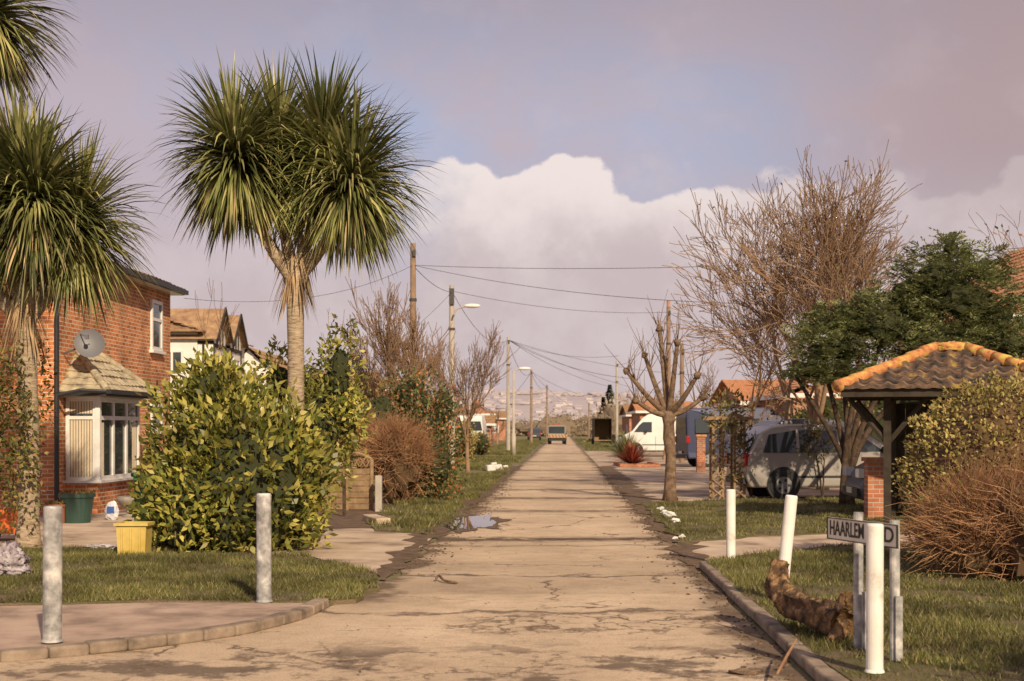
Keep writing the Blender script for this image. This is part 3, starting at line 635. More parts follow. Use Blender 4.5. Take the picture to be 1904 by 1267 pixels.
def pollard():
    r=random.Random(12); mb=MB(); b=G(1246,932); top=V((X(1243,b.y),b.y,Z(765,b.y)))
    mb.tube([b,b.lerp(top,.1),b.lerp(top,.3)+V((.02,0,0)),b.lerp(top,.5)+V((.03,0,0)),b.lerp(top,.7),b.lerp(top,.85),top],[.19,.14,.125,.11,.135,.12,.17],12)
    tips=[]
    for k,(px,py) in enumerate(((1165,690),(1200,660),(1228,610),(1255,640),(1290,700),(1305,740),(1180,745),(1240,670))):
        q=V((X(px,b.y),b.y+r.uniform(-.6,.6),Z(py,b.y))); m=top.lerp(q,.5)+V((0,0,-.12))
        P=smoothc([top-V((0,0,.1)),m,q],4); mb.tube(P,[.075-.004*i for i in range(len(P))],7); tips+= [P[-1],P[-3]]
        mb.blob(P[-1],(.08,.08,.08),k,.3,8,6)
    for q in tips:
        for j in range(6):
            d=(V((0,0,1))+rv(r)*.6).normalized(); P=[q]; l=r.uniform(.3,.95)
            for s in range(4): d=(d+rv(r)*.16+V((0,0,.05))).normalized(); P.append(P[-1]+d*l/4)
            mb.tube(P,[.014,.011,.008,.006,.004],4,False)
    mb.build('pollarded_tree',['bark'],smooth=True)
pollard()
baretree('bare_tree',(X(1530,37),37,0),8,.18,21,lv=6,n=(4,4,4,3,3,5),ang=.56,up=.055,wob=.16,ratio=.78,L0=2.85,leafp=.08,fl=.8,min=.0095)
baretree('bare_tree',(X(1450,39),39,0),7,.13,22,lv=6,n=(3,4,3,3,3,4),ang=.56,up=.05,wob=.17,ratio=.77,L0=2.5,leafp=.10,fl=.8,min=.0095)
baretree('bare_tree',(X(1600,35),35,0),8,.14,123,lv=6,n=(3,4,3,3,3,4),ang=.52,up=.06,wob=.16,ratio=.79,L0=2.6,leafp=.08,fl=.8,min=.0095)
baretree('bare_tree',(X(1385,45),45,0),6.5,.10,24,lv=5,n=(4,4,3,3,4),ang=.5,up=.08,wob=.18,ratio=.75,L0=2.1,leafp=.15,min=.010)
baretree('bare_tree',(X(1425,50),50,0),5,.09,25,lv=5,n=(4,3,3,3,3),ang=.6,up=.05,wob=.2,ratio=.7,L0=1.6,min=.009)
baretree('bare_tree',(X(1235,72),72,0),5,.09,26,lv=5,n=(3,3,3,3,3),ang=.5,up=.08,wob=.2,ratio=.72,L0=1.5,min=.012)
for px,yy,sd_ in ((725,43,27),(800,47,28),(870,52,281),(765,40,282)):
    baretree('bare_tree',(X(px,yy),yy,0),6,.09,sd_,lv=5,n=(4,4,3,4,5),ang=.38,up=.10,wob=.12,ratio=.77,L0=1.65,min=.0085)
baretree('bare_tree',(X(470,46),46,0),6,.08,29,lv=4,n=(3,3,3,3),ang=.5,up=.06,wob=.2,ratio=.75,L0=2.2,min=.008)
baretree('bare_tree',(X(610,48),48,0),6,.08,30,lv=4,n=(3,3,3,3),ang=.5,up=.06,wob=.2,ratio=.75,L0=1.9,min=.008)
baretree('bare_tree',(X(1965,24),24,0),6,.08,133,lv=5,n=(3,3,3,3,3),ang=.5,up=.06,wob=.2,ratio=.74,L0=2.1,leafp=.6,min=.005)
def evergreen():
    r=random.Random(6); tr=MB(); b=G(1578,942); 
    tops=[(1480,700,0),(1530,650,.3),(1600,640,-.2),(1660,600,.4),(1720,600,.2),(1800,620,.6),(1570,600,.5)]
    for k,(px,py,dy) in enumerate(tops):
        q=V((X(px,b.y),b.y+dy,Z(py,b.y))); s=b+V((r.uniform(-.12,.12),r.uniform(-.1,.1),0)); m=s.lerp(q,.45)+V((-.25*(q.x-s.x),0,-.1))
        P=smoothc([s,m,q],5); tr.tube(P,[.085-.005*i for i in range(len(P))],8)
    e=empty('evergreen_tree'); tr.build('stems',['bark2'],e,smooth=True)
    mb=MB(); y=b.y
    bl=[((1550,645),.8,.45),((1640,605),.95,.6),((1700,560),.8,.85),((1740,520),.7,.75),((1790,560),1.0,.75),((1850,590),.9,.7),((1880,640),.8,.5),((1740,640),1.1,.55),((1550,600),.55,.35),((1590,700),.6,.28),((1830,500),.5,.4),((1515,690),.5,.28),((1770,465),.28,.3),((1610,580),.45,.3)]
    for (px,py),rx,rz in bl:
        c=V((X(px,y),y+r.uniform(-.3,.5),Z(py,y)))
        mb.mi=1; mb.blob(c,(rx*.55,rx*.5,rz*.5),px,.2); mb.mi=0
        for k in range(int(270*rx)):
            d=rv(r); kk=r.uniform(.6,1.05)*(1+.5*noise.noise(d*2.3+V((px,0,0)))); p=c+V((d.x*rx*kk,d.y*rx*.9*kk,d.z*rz*kk))
            sd=V((d.x+r.uniform(-.5,.5),d.y+r.uniform(-.5,.5),.25+r.uniform(-.35,.45))).normalized(); l=r.uniform(.25,.5); side=sd.cross(V((0,0,1))).normalized(); side=(side+rv(r)*.5).normalized()
            for j in range(8):
                t=j/8; q=p+sd*l*t+V((0,0,-.10*t*t)); w=.14*(1-t)+.04
                for sg in(-1,1): dd=(sd*.7+side*sg+rv(r)*.35).normalized(); mb.leaf(q,dd,(sd-dd*sd.dot(dd)+rv(r)*.4).normalized(),w,.036)
    mb.build('foliage',['conif','core'],e)
evergreen()
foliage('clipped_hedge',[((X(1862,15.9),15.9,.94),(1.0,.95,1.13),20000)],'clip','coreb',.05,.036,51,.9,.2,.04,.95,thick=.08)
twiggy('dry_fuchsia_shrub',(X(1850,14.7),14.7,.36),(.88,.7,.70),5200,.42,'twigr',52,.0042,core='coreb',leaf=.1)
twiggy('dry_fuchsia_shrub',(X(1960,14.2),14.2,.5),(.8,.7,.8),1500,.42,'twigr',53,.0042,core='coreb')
foliage('added_shade_shrub',[((4.6,6.0,1.0),(.9,.9,1.2),2200),((5.9,6.6,1.2),(.9,.9,1.3),1800),((5.2,4.6,1.3),(1.0,.9,1.5),1800)],'mixleaf','core',.10,.05,54,amp=.3,corek=.8)  # added shrubs out of view, casting shade on the near right verge
def sparse(name,px,py,h,seed,n=4,mat='mixleaf'):
    r=random.Random(seed); b=G(px,py); mb=MB(); tips=[]
    for k in range(n):
        d=(V((0,0,1))+rv(r)*.45).normalized(); grow(mb,b,d,h*.5,.025,2,r,dict(n=(3,4),ang=.6,up=.05,wob=.2,ratio=.6,lv=2),tips)
    mb.mi=1
    for p,d in tips:
        for j in range(8): mb.leaf(p+rv(r)*.13,(d+rv(r)).normalized(),rv(r),.12,.05)
    mb.build(name,['bark2',mat])
sparse('added_shade_shrub',1398,928,1.7,61,4); sparse('added_shade_shrub',1470,925,1.9,62,4); sparse('added_shade_shrub',1530,930,1.8,63,4); sparse('added_shade_shrub',1600,925,1.7,64,4)
def arch():
    y=32; e=empty('trellis_arch'); mb=MB(); x0,x1=X(1326,y),X(1366,y); zt=Z(778,y)
    for x in(x0,x0+.22,x1-.0,x1+.22):
        for dy in(0,.45): mb.box((x,y+dy,zt/2),(.05,.05,zt))
    for s in (x0,x1):
        for k in range(9):
            z=.15+k*.21; mb.box((s+.11,y-.03,z),(.34,.02,.03),V((1,0,.8)),V((0,1,0))); mb.box((s+.11,y-.055,z),(.34,.02,.03),V((1,0,-.8)),V((0,1,0)))
    for dy in(-.06,.5): mb.box(((x0+x1)/2+.11,y+dy,zt),(x1-x0+.6,.05,.08))
    mb.build('frame',['wood'],e)
    foliage('climber',[((x0+.33,y+.1,zt+.18),(.48,.35,.38),380),((x0+.2,y,1.2),(.18,.25,.9),70),((x1+.1,y,1.0),(.2,.25,.9),80),((x0+.3,y,zt-.2),(.35,.3,.25),100)],'mixleaf',None,.13,.05,71,parent=e,thick=.8)
arch()
def spiky(name,p,n,L,mat,seed):
    r=random.Random(seed); mb=MB()
    for k in range(n):
        ph=r.uniform(0,6.28); t=r.uniform(.1,1.25); blade(mb,V(p)+V((0,0,.02)),V((math.cos(ph)*math.sin(t),math.sin(ph)*math.sin(t),math.cos(t))),L*r.uniform(.6,1.1),.06,r,.06)
    mb.build(name,[mat])
y=60
spiky('red_phormium',(X(1176,y),y,.05),300,1.05,'red',1); spiky('green_phormium',(X(1164,y+6),y+6,.1),300,1.45,'grn',2)
mb=MB(); mb.bb(X(1148,y),X(1222,y),y-1.3,y-1.1,0,.14); mb.bb(X(1148,y),X(1148,y)+.2,y-1.1,y+2.4,0,.139); mb.bb(X(1222,y)-.2,X(1222,y),y-1.1,y+2.4,0,.139); mb.mi=1; mb.bb(X(1148,y)+.2,X(1222,y)-.2,y-1.1,y+2.4,0,.08); mb.build('brick_planter',['brick2','mud'])
def pier(px,y,w,ztop,cap='tile_or'):
    mb=MB(); x=X(px,y); mb.bb(x-w/2,x+w/2,y-w/2,y+w/2,0,ztop); mb.mi=1; mb.bb(x-w/2-.04,x+w/2+.04,y-w/2-.04,y+w/2+.04,ztop,ztop+.07); mb.build('brick_gate_pier',['brick2',cap])
pier(1303,52,.30,Z(812,52)); pier(1625,24.9,.28,Z(858,24.9),'brick2')
# ---------------------------------------------------------------- gazebo
def gazebo():
    c=V((X(1768,24.2),24.2,0)); a=math.atan2(c.x,c.y); m=Matrix.Translation(c)@Matrix.Rotation(-a,4,'Z'); e=empty('gazebo',m)
    h=1.76; ez=2.24; az=2.92; mb=MB()
    pts=[(-h,-h,ez),(h,-h,ez),(h,h,ez),(-h,h,ez)]; ap=[(-.25,0,az),(.25,0,az)]
    tiled(mb,pts[0],pts[1],ap[0],ap[1],.26,.036,.24,.06,8); tiled(mb,pts[2],pts[3],ap[1],ap[0],.26,.036,.24,.06,8)
    tiled(mb,pts[1],pts[2],ap[1],(.2501,.001,az),.26,.036,.24,.06,8); tiled(mb,pts[3],pts[0],ap[0],(-.2501,-.001,az),.26,.036,.24,.06,8)
    part(mb,'roof_tiles',['tile_gaz'],e,smooth=False)
    mb=MB(); r=random.Random(4)
    for q,t in ((pts[0],ap[0]),(pts[3],ap[0]),(pts[1],ap[1]),(pts[2],ap[1]),(ap[0],ap[1])):
        q=V(q)+V((0,0,.05));t=V(t)+V((0,0,.06)); n=max(2,int((t-q).length/.33))
        for k in range(n):
            j=V((0,0,r.uniform(-.012,.012))); mb.tube([q.lerp(t,k/n)+j,q.lerp(t,(k+1.08)/n)+j],[.105,.085],12)
    mb.blob((0,0,az+.06),(.28,.13,.09),2,.25,24,14,6)
    part(mb,'ridge_tiles',['tile_or'],e,smooth=True)
    mb=MB()
    for s in(-1,1):
        mb.bb(-h+.05,h-.05,s*(h-.1)-.03,s*(h-.1)+.03,ez-.13,ez-.0); mb.bb(s*(h-.1)-.03,s*(h-.1)+.03,-h+.14,h-.14,ez-.13,ez-.001)
        for t in(-1,1):
            x,y=s*1.0,t*1.1; mb.bb(x-.06,x+.06,y-.06,y+.06,0,ez-.13)
            for ux,uy in ((-s,0),(s,0),(0,-t)):
                P=smoothc([V((x,y,1.35)),V((x+ux*.22,y+uy*.22,1.62)),V((x+ux*.62,y+uy*.62,2.1))],4); mb.tube(P,[.045]*len(P),6)
        mb.bb(-h+.1,h-.1,s*1.1-.05,s*1.1+.05,ez-.14,ez-.02)
    for k in range(9):
        x=-h+.25+k*.40; mb.box((x,0,ez+.0),(.05,2*h-.4,.07))
    mb.poly([(-h,-h,ez+.001),(-h,h,ez+.001),(h,h,ez+.001),(h,-h,ez+.001)])
    for k in range(9): mb.bb(-1.0+k*.225,-1.0+k*.225+.215,1.17,1.20,.1,2.05)
    part(mb,'timber_frame',['timber'],e)
gazebo()
# ---------------------------------------------------------------- fence
mb=MB(); y=27.6; x0,x1=X(600,y),X(692,y)
for k in range(7): mb.box(((x0+x1)/2,y,.08+k*.115),(x1-x0,.02,.10),V((1,0,0)),V((0,1,.12)))
for x in(x0,(x0+x1)/2,x1): mb.box((x,y-.03,.5),(.06,.05,1.0))
n=8
for k in range(n):
    a=x0+(x1-x0)*k/n
    mb.box((a+.06,y-.015,.95),(.20,.012,.02),V((.6,0,1)),V((0,1,0))); mb.box((a+.06,y+.0,.95),(.20,.012,.02),V((-.6,0,1)),V((0,1,0)))
P=[V((x0+(x1-x0)*k/10,y,.92+.22*math.sin(math.pi*k/10*.85+.1))) for k in range(11)]; mb.tube(P,[.028]*11,6)
mb.build('wooden_fence',['wood'])
mb=MB(); mb.box((X(704,27.2),27.2,.35),(.13,.13,.70)); mb.build('concrete_fence_post',['conc_pole'],bevel=.015)
mb=MB(); mb.box((X(640,25.6),25.6,.35),(.06,.05,.7)); mb.mi=1; mb.box((X(640,25.6),25.6,.73),(.062,.052,.06)); mb.build('wooden_stake',['bark2','rubble'])
mb=MB(); mb.box((X(700,24),24,.06),(.25,1.2,.12),V((1,.3,0)),V((-.3,1,0))); mb.build('concrete_block',['concrete'],bevel=.02)
slab('soil_bed',ccw(wobble([(p[0],p[1]) for p in (G(590,984),G(700,984),G(740,930),G(735,905),G(590,905))],.15,.3,4)),'mud',.0145)
mb=MB(); r=random.Random(8)
for px,py,s in ((1228,950,.08),(1245,962,.11),(1256,972,.08),(1236,955,.07),(1268,1000,.05),(1255,1003,.04),(1742,1240,.035)):
    p=G(px,py,.03); mb.blob((p.x,p.y,.03+s*.4),(s,s*.8,s*.55),px,.35,10,7,3)
mb.build('rubble_pile',['rubble'])
mb=MB()
for px,py,s in ((912,876,.33),(925,874,.30),(918,868,.25),(940,872,.2)):
    p=G(px,py); mb.box((p.x,p.y,s*.35),(s,s*1.1,s*.7),V((1,.3*math.sin(px),.1)),V((-.3*math.sin(px),1,0)))
mb.build('rubble_pile',['rubble'],bevel=.04)
# ---------------------------------------------------------------- vehicles
def vehicle(name,pos,ang,prof,w,belt,wheels,paint,side,front=None,rear=None,wr=.33,tap=.16):
    m=Matrix.Translation(V(pos))@Matrix.Rotation(ang,4,'Z'); e=empty(name,m)
    hw=lambda z: w/2*(1-max(0,z-belt)*tap)
    mb=MB(); n=len(prof)
    Lf=[V((x,hw(z),z)) for x,z in prof]; Rt=[V((x,-hw(z),z)) for x,z in prof]
    mb.v=[tuple(p) for p in Lf]+[tuple(p) for p in Rt]
    mb.f=[tuple(range(n))[::-1],tuple(range(n,2*n))]+[(k,(k+1)%n,n+(k+1)%n,n+k) for k in range(n)]; mb.m=[0]*len(mb.f)
    part(mb,'body',[paint],e,bevel=.06)
    g=MB()
    for sd in(-1,1):
        for pl in side: g.poly([V((x,sd*(hw(z)+.006),z)) for x,z in pl])
    for seg in (front,rear):
        if seg:
            (xa,za),(xb,zb),off=seg; g.poly([V((xa+off,hw(za)-.10,za)),V((xa+off,-hw(za)+.10,za)),V((xb+off,-hw(zb)+.12,zb)),V((xb+off,hw(zb)-.12,zb))])
    part(g,'windows',['glass'],e)
    k=MB()
    for x in wheels:
        for sd in(-1,1):
            o=sd*w/2; k.mi=0; k.tube([(x,o-sd*.12,wr+.03),(x,o+sd*.004,wr+.03)],[wr*1.17]*2,24)
            k.mi=1; k.tube([(x,o-sd*.18,wr),(x,o-sd*.0,wr),(x,o+sd*.02,wr)],[wr,wr,wr*.9],24); k.mi=2; k.tube([(x,o,wr),(x,o+sd*.026,wr)],[wr*.62,wr*.58],20); k.mi=0
            for q in range(5):
                a=q*1.2566; k.box((x+math.cos(a)*wr*.36,o+sd*.028,wr+math.sin(a)*wr*.36),(wr*.2,.006,wr*.16),V((math.cos(a),0,math.sin(a))),V((0,1,0)))
    part(k,'wheels',['black','rubber',alloy],e)
    l=MB(); x0=min(p[0] for p in prof);x1=max(p[0] for p in prof); zl=belt*.78
    for sd in(-1,1): l.box((x1-.06,sd*(w/2-.2),zl),(.16,.34,.16))
    l.mi=1
    for sd in(-1,1): l.box((x0+.05,sd*(w/2-.11),zl+.12),(.14,.18,.26))
    l.mi=2; l.box((x1-.02,0,.42),(.12,w*.85,.16)); l.box((x0+.02,0,.42),(.12,w*.85,.12))
    l.mi=3; l.box((x1+.045,0,.45),(.012,.5,.11)); l.box((x0-.045,0,.6),(.012,.5,.11))
    l.mi=2
    for xx in (x0+(x1-x0)*.36,x0+(x1-x0)*.60):
        for sd in(-1,1): l.box((xx,sd*(w/2+.003),belt*.6),(.012,.004,belt*.62))
    for sd in(-1,1): l.box((x0+(x1-x0)*.5,sd*(w/2+.006),belt*.52),((x1-x0)*.48,.012,.05))
    for sd in(-1,1): l.box((x0+(x1-x0)*.70,sd*(w/2+.08),belt+.12),(.12,.16,.14))
    part(l,'lights_and_trim',[hlamp,tlamp,'black',nplate],e,bevel=.01)
    return e
alloy=solid('wheel_alloy',(.35,.35,.36),.35,.6,.6);hlamp=solid('headlamp',(.6,.6,.6),.1,.8);tlamp=solid('tail_lamp',(.35,.02,.02),.2);nplate=solid('number_plate',(.6,.57,.45),.4)
MPV=[(.1,.28),(0,.5),(.02,.95),(.15,1.2),(.32,1.5),(.6,1.64),(1.0,1.69),(1.4,1.70),(1.9,1.69),(2.3,1.65),(2.75,1.50),(3.45,1.10),(3.8,1.03),(4.1,.98),(4.45,.8),(4.55,.5),(4.5,.28)]
mpvs=[[(.38,1.06),(.52,1.46),(1.15,1.56),(1.15,1.06)],[(1.22,1.06),(1.22,1.565),(2.1,1.55),(2.1,1.06)],[(2.17,1.06),(2.17,1.54),(2.62,1.46),(3.2,1.08)]]
VAN=[(.05,.35),(0,.6),(0,2.25),(.12,2.42),(3.3,2.46),(3.7,2.36),(4.0,2.15),(4.55,1.45),(5.0,1.22),(5.3,1.0),(5.4,.75),(5.4,.35)]
vans=[[(3.45,1.38),(3.45,1.95),(3.95,1.95),(4.15,1.78),(4.45,1.38)]]
silver=solid('silver_paint',(.42,.385,.35),.3,.5,.35); whitep=noisy('white_paint',[(.70,.68,.64),(.82,.80,.77)],1,.3,10,.03); blue=solid('dark_blue_paint',(.045,.055,.11),.25,.6,.2); grey=solid('grey_paint',(.10,.10,.12),.25,.6,.4)
y=31.6; vehicle('silver_car',(X(1380,y),y+.9,.0),.12,MPV,1.75,1.0,(.85,3.6),silver,mpvs,((3.42,1.12),(2.8,1.49),.02),((.05,1.0),(.26,1.42),-.03))
y=25.6; vehicle('dark_car',(X(1626,y)+4.4,y+.9,.0),math.pi-.05,MPV,1.7,1.0,(.85,3.6),grey,mpvs,((3.42,1.12),(2.8,1.49),.02),((.05,1.0),(.26,1.42),-.03))
y=37.5; vehicle('grey_car',(X(1405,y),y+.9,.0),.2,[(x,z*1.1) for x,z in MPV],1.8,1.1,(.85,3.6),grey,[[(x,z*1.1) for x,z in q] for q in mpvs],((3.42,1.23),(2.8,1.64),.02),((.05,1.1),(.26,1.56),-.03))
y=79; vehicle('white_van',(X(1153,y)+5.35,y+1,.01),math.pi-.12,VAN,1.98,1.3,(.95,4.35),whitep,vans,((4.5,1.52),(4.05,2.1),.03),None,.36)
y=58; vehicle('blue_van',(X(1272,y),y+1,.01),.15,VAN,1.9,1.3,(.9,4.3),blue,vans+[[(.35,1.4),(.35,2.0),(1.6,2.0),(1.6,1.4)],[(1.75,1.4),(1.75,2.0),(3.2,2.0),(3.2,1.4)]],((4.5,1.52),(4.05,2.1),.03),((-.0,1.35),(-.0,2.05),-.02))
y=92; vehicle('white_van',(X(872,y),y,.01),math.pi/2-RS,VAN,1.98,1.3,(.95,4.35),whitep,vans,((4.5,1.52),(4.05,2.1),.03),((-.0,1.45),(-.0,2.05),-.02),.36)
y=190; vehicle('dark_car',(X(994,y),y,.01),math.pi/2,MPV,1.75,1.0,(.85,3.6),grey,mpvs,((3.42,1.12),(2.8,1.49),.02),((.05,1.0),(.26,1.42),-.03))
y=143; x=X(1037,y); mb=MB(); mb.bb(x-.95,x+.95,y,y+3.4,.75,.9); 
mb.mi=1; mb.bb(x-.9,x+.9,y+3.5,y+5,.6,1.9); mb.mi=2; mb.bb(x-.82,x+.82,y+3.46,y+3.5,1.1,1.8)
mb.mi=3; mb.bb(x-.95,x+.95,y-.05,y-.002,.66,.98); mb.bb(x-.97,x-.93,y,y+3.4,.9,1.15); mb.bb(x+.93,x+.97,y,y+3.4,.9,1.15); mb.mi=4
for k in range(6): mb.box((x-.8+k*.32,y-.06,.82),(.12,.012,.32),V((1,0,.6)),V((0,1,0)))
mb.mi=5
for sx in(-.75,.75):
    for dy in(.7,4.3): mb.tube([(x+sx-.14,y+dy,.36),(x+sx+.14,y+dy,.36)],[.36]*2,18)
mb.bb(x-.9,x+.9,y+.05,y+.1,.35,.62)
mb.mi=4; mb.bb(x-.5,x+.5,y+3.9,y+4.1,1.9,2.0)
mb.build('flatbed_truck',['black',solid('cream_cab',(.30,.28,.25),.4),'glass',solid('yellow_paint',(.40,.34,.18),.5),solid('red_chevron',(.36,.08,.05),.4),'rubber'])
y=138; x=X(1121,y); mb=MB(); w=.88
mb.bb(x-w,x-w+.06,y,y+3,.4,2.6); mb.bb(x+w-.06,x+w,y,y+3,.4,2.6); mb.bb(x-w+.06,x+w-.06,y,y+3,2.52,2.6); mb.mi=1; mb.bb(x-w+.06,x+w-.06,y+2.9,y+3,.48,2.52); mb.bb(x-w+.06,x+w-.06,y,y+2.9,.4,.48)
mb.mi=2
for s in(-1,1): mb.tube([(x+s*(w-.1),y+1.6,.3),(x+s*(w+.12),y+1.6,.3)],[.3]*2,16)
mb.build('box_trailer',['timber','wood','rubber'])
# ---------------------------------------------------------------- poles, lamps and wires
def pole(x,y,h,r0=.13,mat='pole'):
    mb=MB(); mb.tube([(x,y,0),(x,y,h*.6),(x,y,h)],[r0,r0*.85,r0*.72],12); mb.mi=1; mb.tube([(x,y,h*.75),(x,y,h*.75+.1)],[r0*1.0]*2,10); mb.box((x+.05,y-.12,h-.35),(.1,.1,.22))
    for k in range(6): mb.box((x+(.12 if k%2 else -.12),y,2.5+k*.4),(.12,.02,.02))
    mb.build('telegraph_pole',[mat,'wire'])
def lamp(x,y,h,arm,post=True,r0=.07):
    mb=MB()
    if post: mb.tube([(x,y,0),(x,y,1.3),(x,y,1.32),(x,y,h)],[r0*1.5,r0*1.5,r0,r0*.7],12)
    P=smoothc([V((x,y,h-.3)),V((x+arm*.25,y,h+.0)),V((x+arm,y,h+.12))],4); mb.tube(P,[r0*.5]*len(P),8)
    mb.mi=1; q=P[-1]; mb.blob((q.x+.3*(1 if arm>0 else -1),q.y,q.z+.02),(.38,.14,.10),1,0,16,8); mb.build('street_lamp',['conc_pole','white'],smooth=True)
PA=(X(768,49),49,Z(453,49)); pole(*PA,.13)
PB=(X(840,63),63,Z(531,63)); pole(*PB,.15,'conc_pole'); mb=MB(); mb.box((PB[0],PB[1]-.17,PB[2]-.5),(.22,.12,.7)); mb.build('pole_fuse_box',['wire'])
lamp(X(844,62.6),62.6,Z(575,62.6),.5,False,.08)
PC=(X(945,100),100,Z(627,100)); pole(*PC,.14,'conc_pole'); lamp(X(955,84),84,Z(690,84),.35,True,.09)
PD=(X(988,155),155,Z(688,155)); pole(*PD,.16); PE=(X(1017,209),209,Z(716,209)); pole(*PE,.16)
PF=(X(1147,128),128,Z(672,128)); pole(*PF,.14,'conc_pole'); PG=(X(1243,74),74,Z(570,74)); pole(*PG,.14)
mb=MB(); mb.tube([(PG[0],PG[1],PG[2]+.0),(PG[0],PG[1],PG[2]+.3)],[.09,.09],8); mb.tube([(PG[0]-.3,PG[1],PG[2]-.9),(PG[0]+.3,PG[1],PG[2]-.9)],[.03,.03],6); mb.build('pole_top',['tile_orange'])
pole(X(1095,230),230,Z(748,230),.14); pole(X(1268,66),66,Z(640,66),.12)
wm=MB()
def wire(a,b,sag,r0=.011):
    a=V(a);b=V(b); P=[a.lerp(b,t/14)-V((0,0,4*sag*(t/14)*(1-t/14))) for t in range(15)]; wm.tube(P,[r0*.8]*15,4,False)
TA=V(PA)-V((0,0,.75))
wire(TA,(X(2050,36),36,Z(448,36)),.35,.012); wire(TA,(X(1440,40),40,Z(566,40)),.3,.012); wire(TA,V(PB)-V((0,0,.3)),.2,.014)
wire(TA,(X(342,34),34,Z(555,34)),.5,.009); wire(V(PB)-V((0,0,.25)),V(PG)-V((0,0,.3)),.35,.016); wire(V(PB)-V((0,0,.25)),V(PC)-V((0,0,.2)),1.0,.015)
wire(V(PB)-V((0,0,.3)),(X(640,60),60,Z(690,60)),.4)
for q in ((X(1150,90),90,Z(662,90)),(X(1180,80),80,Z(705,80)),(X(1330,90),90,Z(700,90)),(X(880,100),100,Z(700,100)),(X(1260,110),110,Z(740,110)),(X(1140,120),120,Z(720,120))): wire(V(PC)-V((0,0,.2)),q,.5,.016)
wire(V(PC)-V((0,0,.3)),V(PD)-V((0,0,.2)),1.2,.02); wire(V(PD)-V((0,0,.3)),V(PE)-V((0,0,.2)),1.0,.025)
for q in ((X(1080,170),170,Z(765,170)),(X(930,165),165,Z(752,165)),(X(1110,180),180,Z(740,180))): wire(V(PD)-V((0,0,.2)),q,.5,.02)
wire(V(PG)-V((0,0,.3)),(X(1420,60),60,Z(640,60)),.3,.014); wire(V(PG)-V((0,0,.3)),V(PF)-V((0,0,.3)),.8,.016)
wm.build('overhead_wires',['wire'])
# ---------------------------------------------------------------- other houses
def house(name,x0,x1,y0,y1,ze,zr,axis,wall,roof,wins=(),hip=0,chim=None):
    mb=MB(); mb.bb(x0,x1,y0,y1,0,ze); o=.35; mb.mi=1
    if axis=='y':
        xm=(x0+x1)/2
        tiled(mb,(x1+o,y0-o,ze),(x1+o,y1+o,ze),(xm,y0-o+hip,zr),(xm,y1+o-hip,zr),.35,.02,.3,.04,3)
        tiled(mb,(x0-o,y1+o,ze),(x0-o,y0-o,ze),(xm,y1+o-hip,zr),(xm,y0-o+hip,zr),.35,.02,.3,.04,3)
        mb.mi=0; mb.poly([(x0,y0,ze),(x1,y0,ze),(xm,y0,zr-.1)]); mb.poly([(x0,y1,ze),(x1,y1,ze),(xm,y1,zr-.1)])
    else:
        ym=(y0+y1)/2
        tiled(mb,(x0-o,y0-o,ze),(x1+o,y0-o,ze),(x0-o+hip,ym,zr),(x1+o-hip,ym,zr),.35,.02,.3,.04,3)
        mb.poly([(x0-o,y1+o,ze),(x1+o,y1+o,ze),(x1+o-hip,ym,zr),(x0-o+hip,ym,zr)])
        mb.mi=0; mb.poly([(x0,y0,ze),(x0,y1,ze),(x0,ym,zr-.1)]); mb.poly([(x1,y0,ze),(x1,y1,ze),(x1,ym,zr-.1)])
    mb.mi=2; mb.bb(x0-o-.03,x1+o+.03,y0-o-.05,y0-o+.0,ze-.15,ze+.03); mb.bb(x1+o,x1+o+.05,y0-o,y1+o,ze-.15,ze+.03); mb.bb(x0-o-.05,x0-o,y0-o,y1+o,ze-.15,ze+.03)
    for (f,a,z,w,h) in wins:
        if f=='f': window(mb,(x0+a,y0,z),(1,0,0),(0,-1,0),w,h,2,h*.7,.07,.06,3,mi=2)
        elif f=='r': window(mb,(x1,y0+a,z),(0,1,0),(1,0,0),w,h,2,h*.7,.07,.06,3,mi=2)
        else: window(mb,(x0,y0+a,z),(0,1,0),(-1,0,0),w,h,2,h*.7,.07,.06,3,mi=2)
    if chim:
        mb.mi=4; cx,cy=chim; mb.bb(cx-.3,cx+.3,cy-.3,cy+.3,ze,zr+.6); mb.mi=1; mb.tube([(cx,cy,zr+.6),(cx,cy,zr+.85)],[.1,.09],8)
    return mb.build(name,[wall,roof,'white','glass','brick2'])
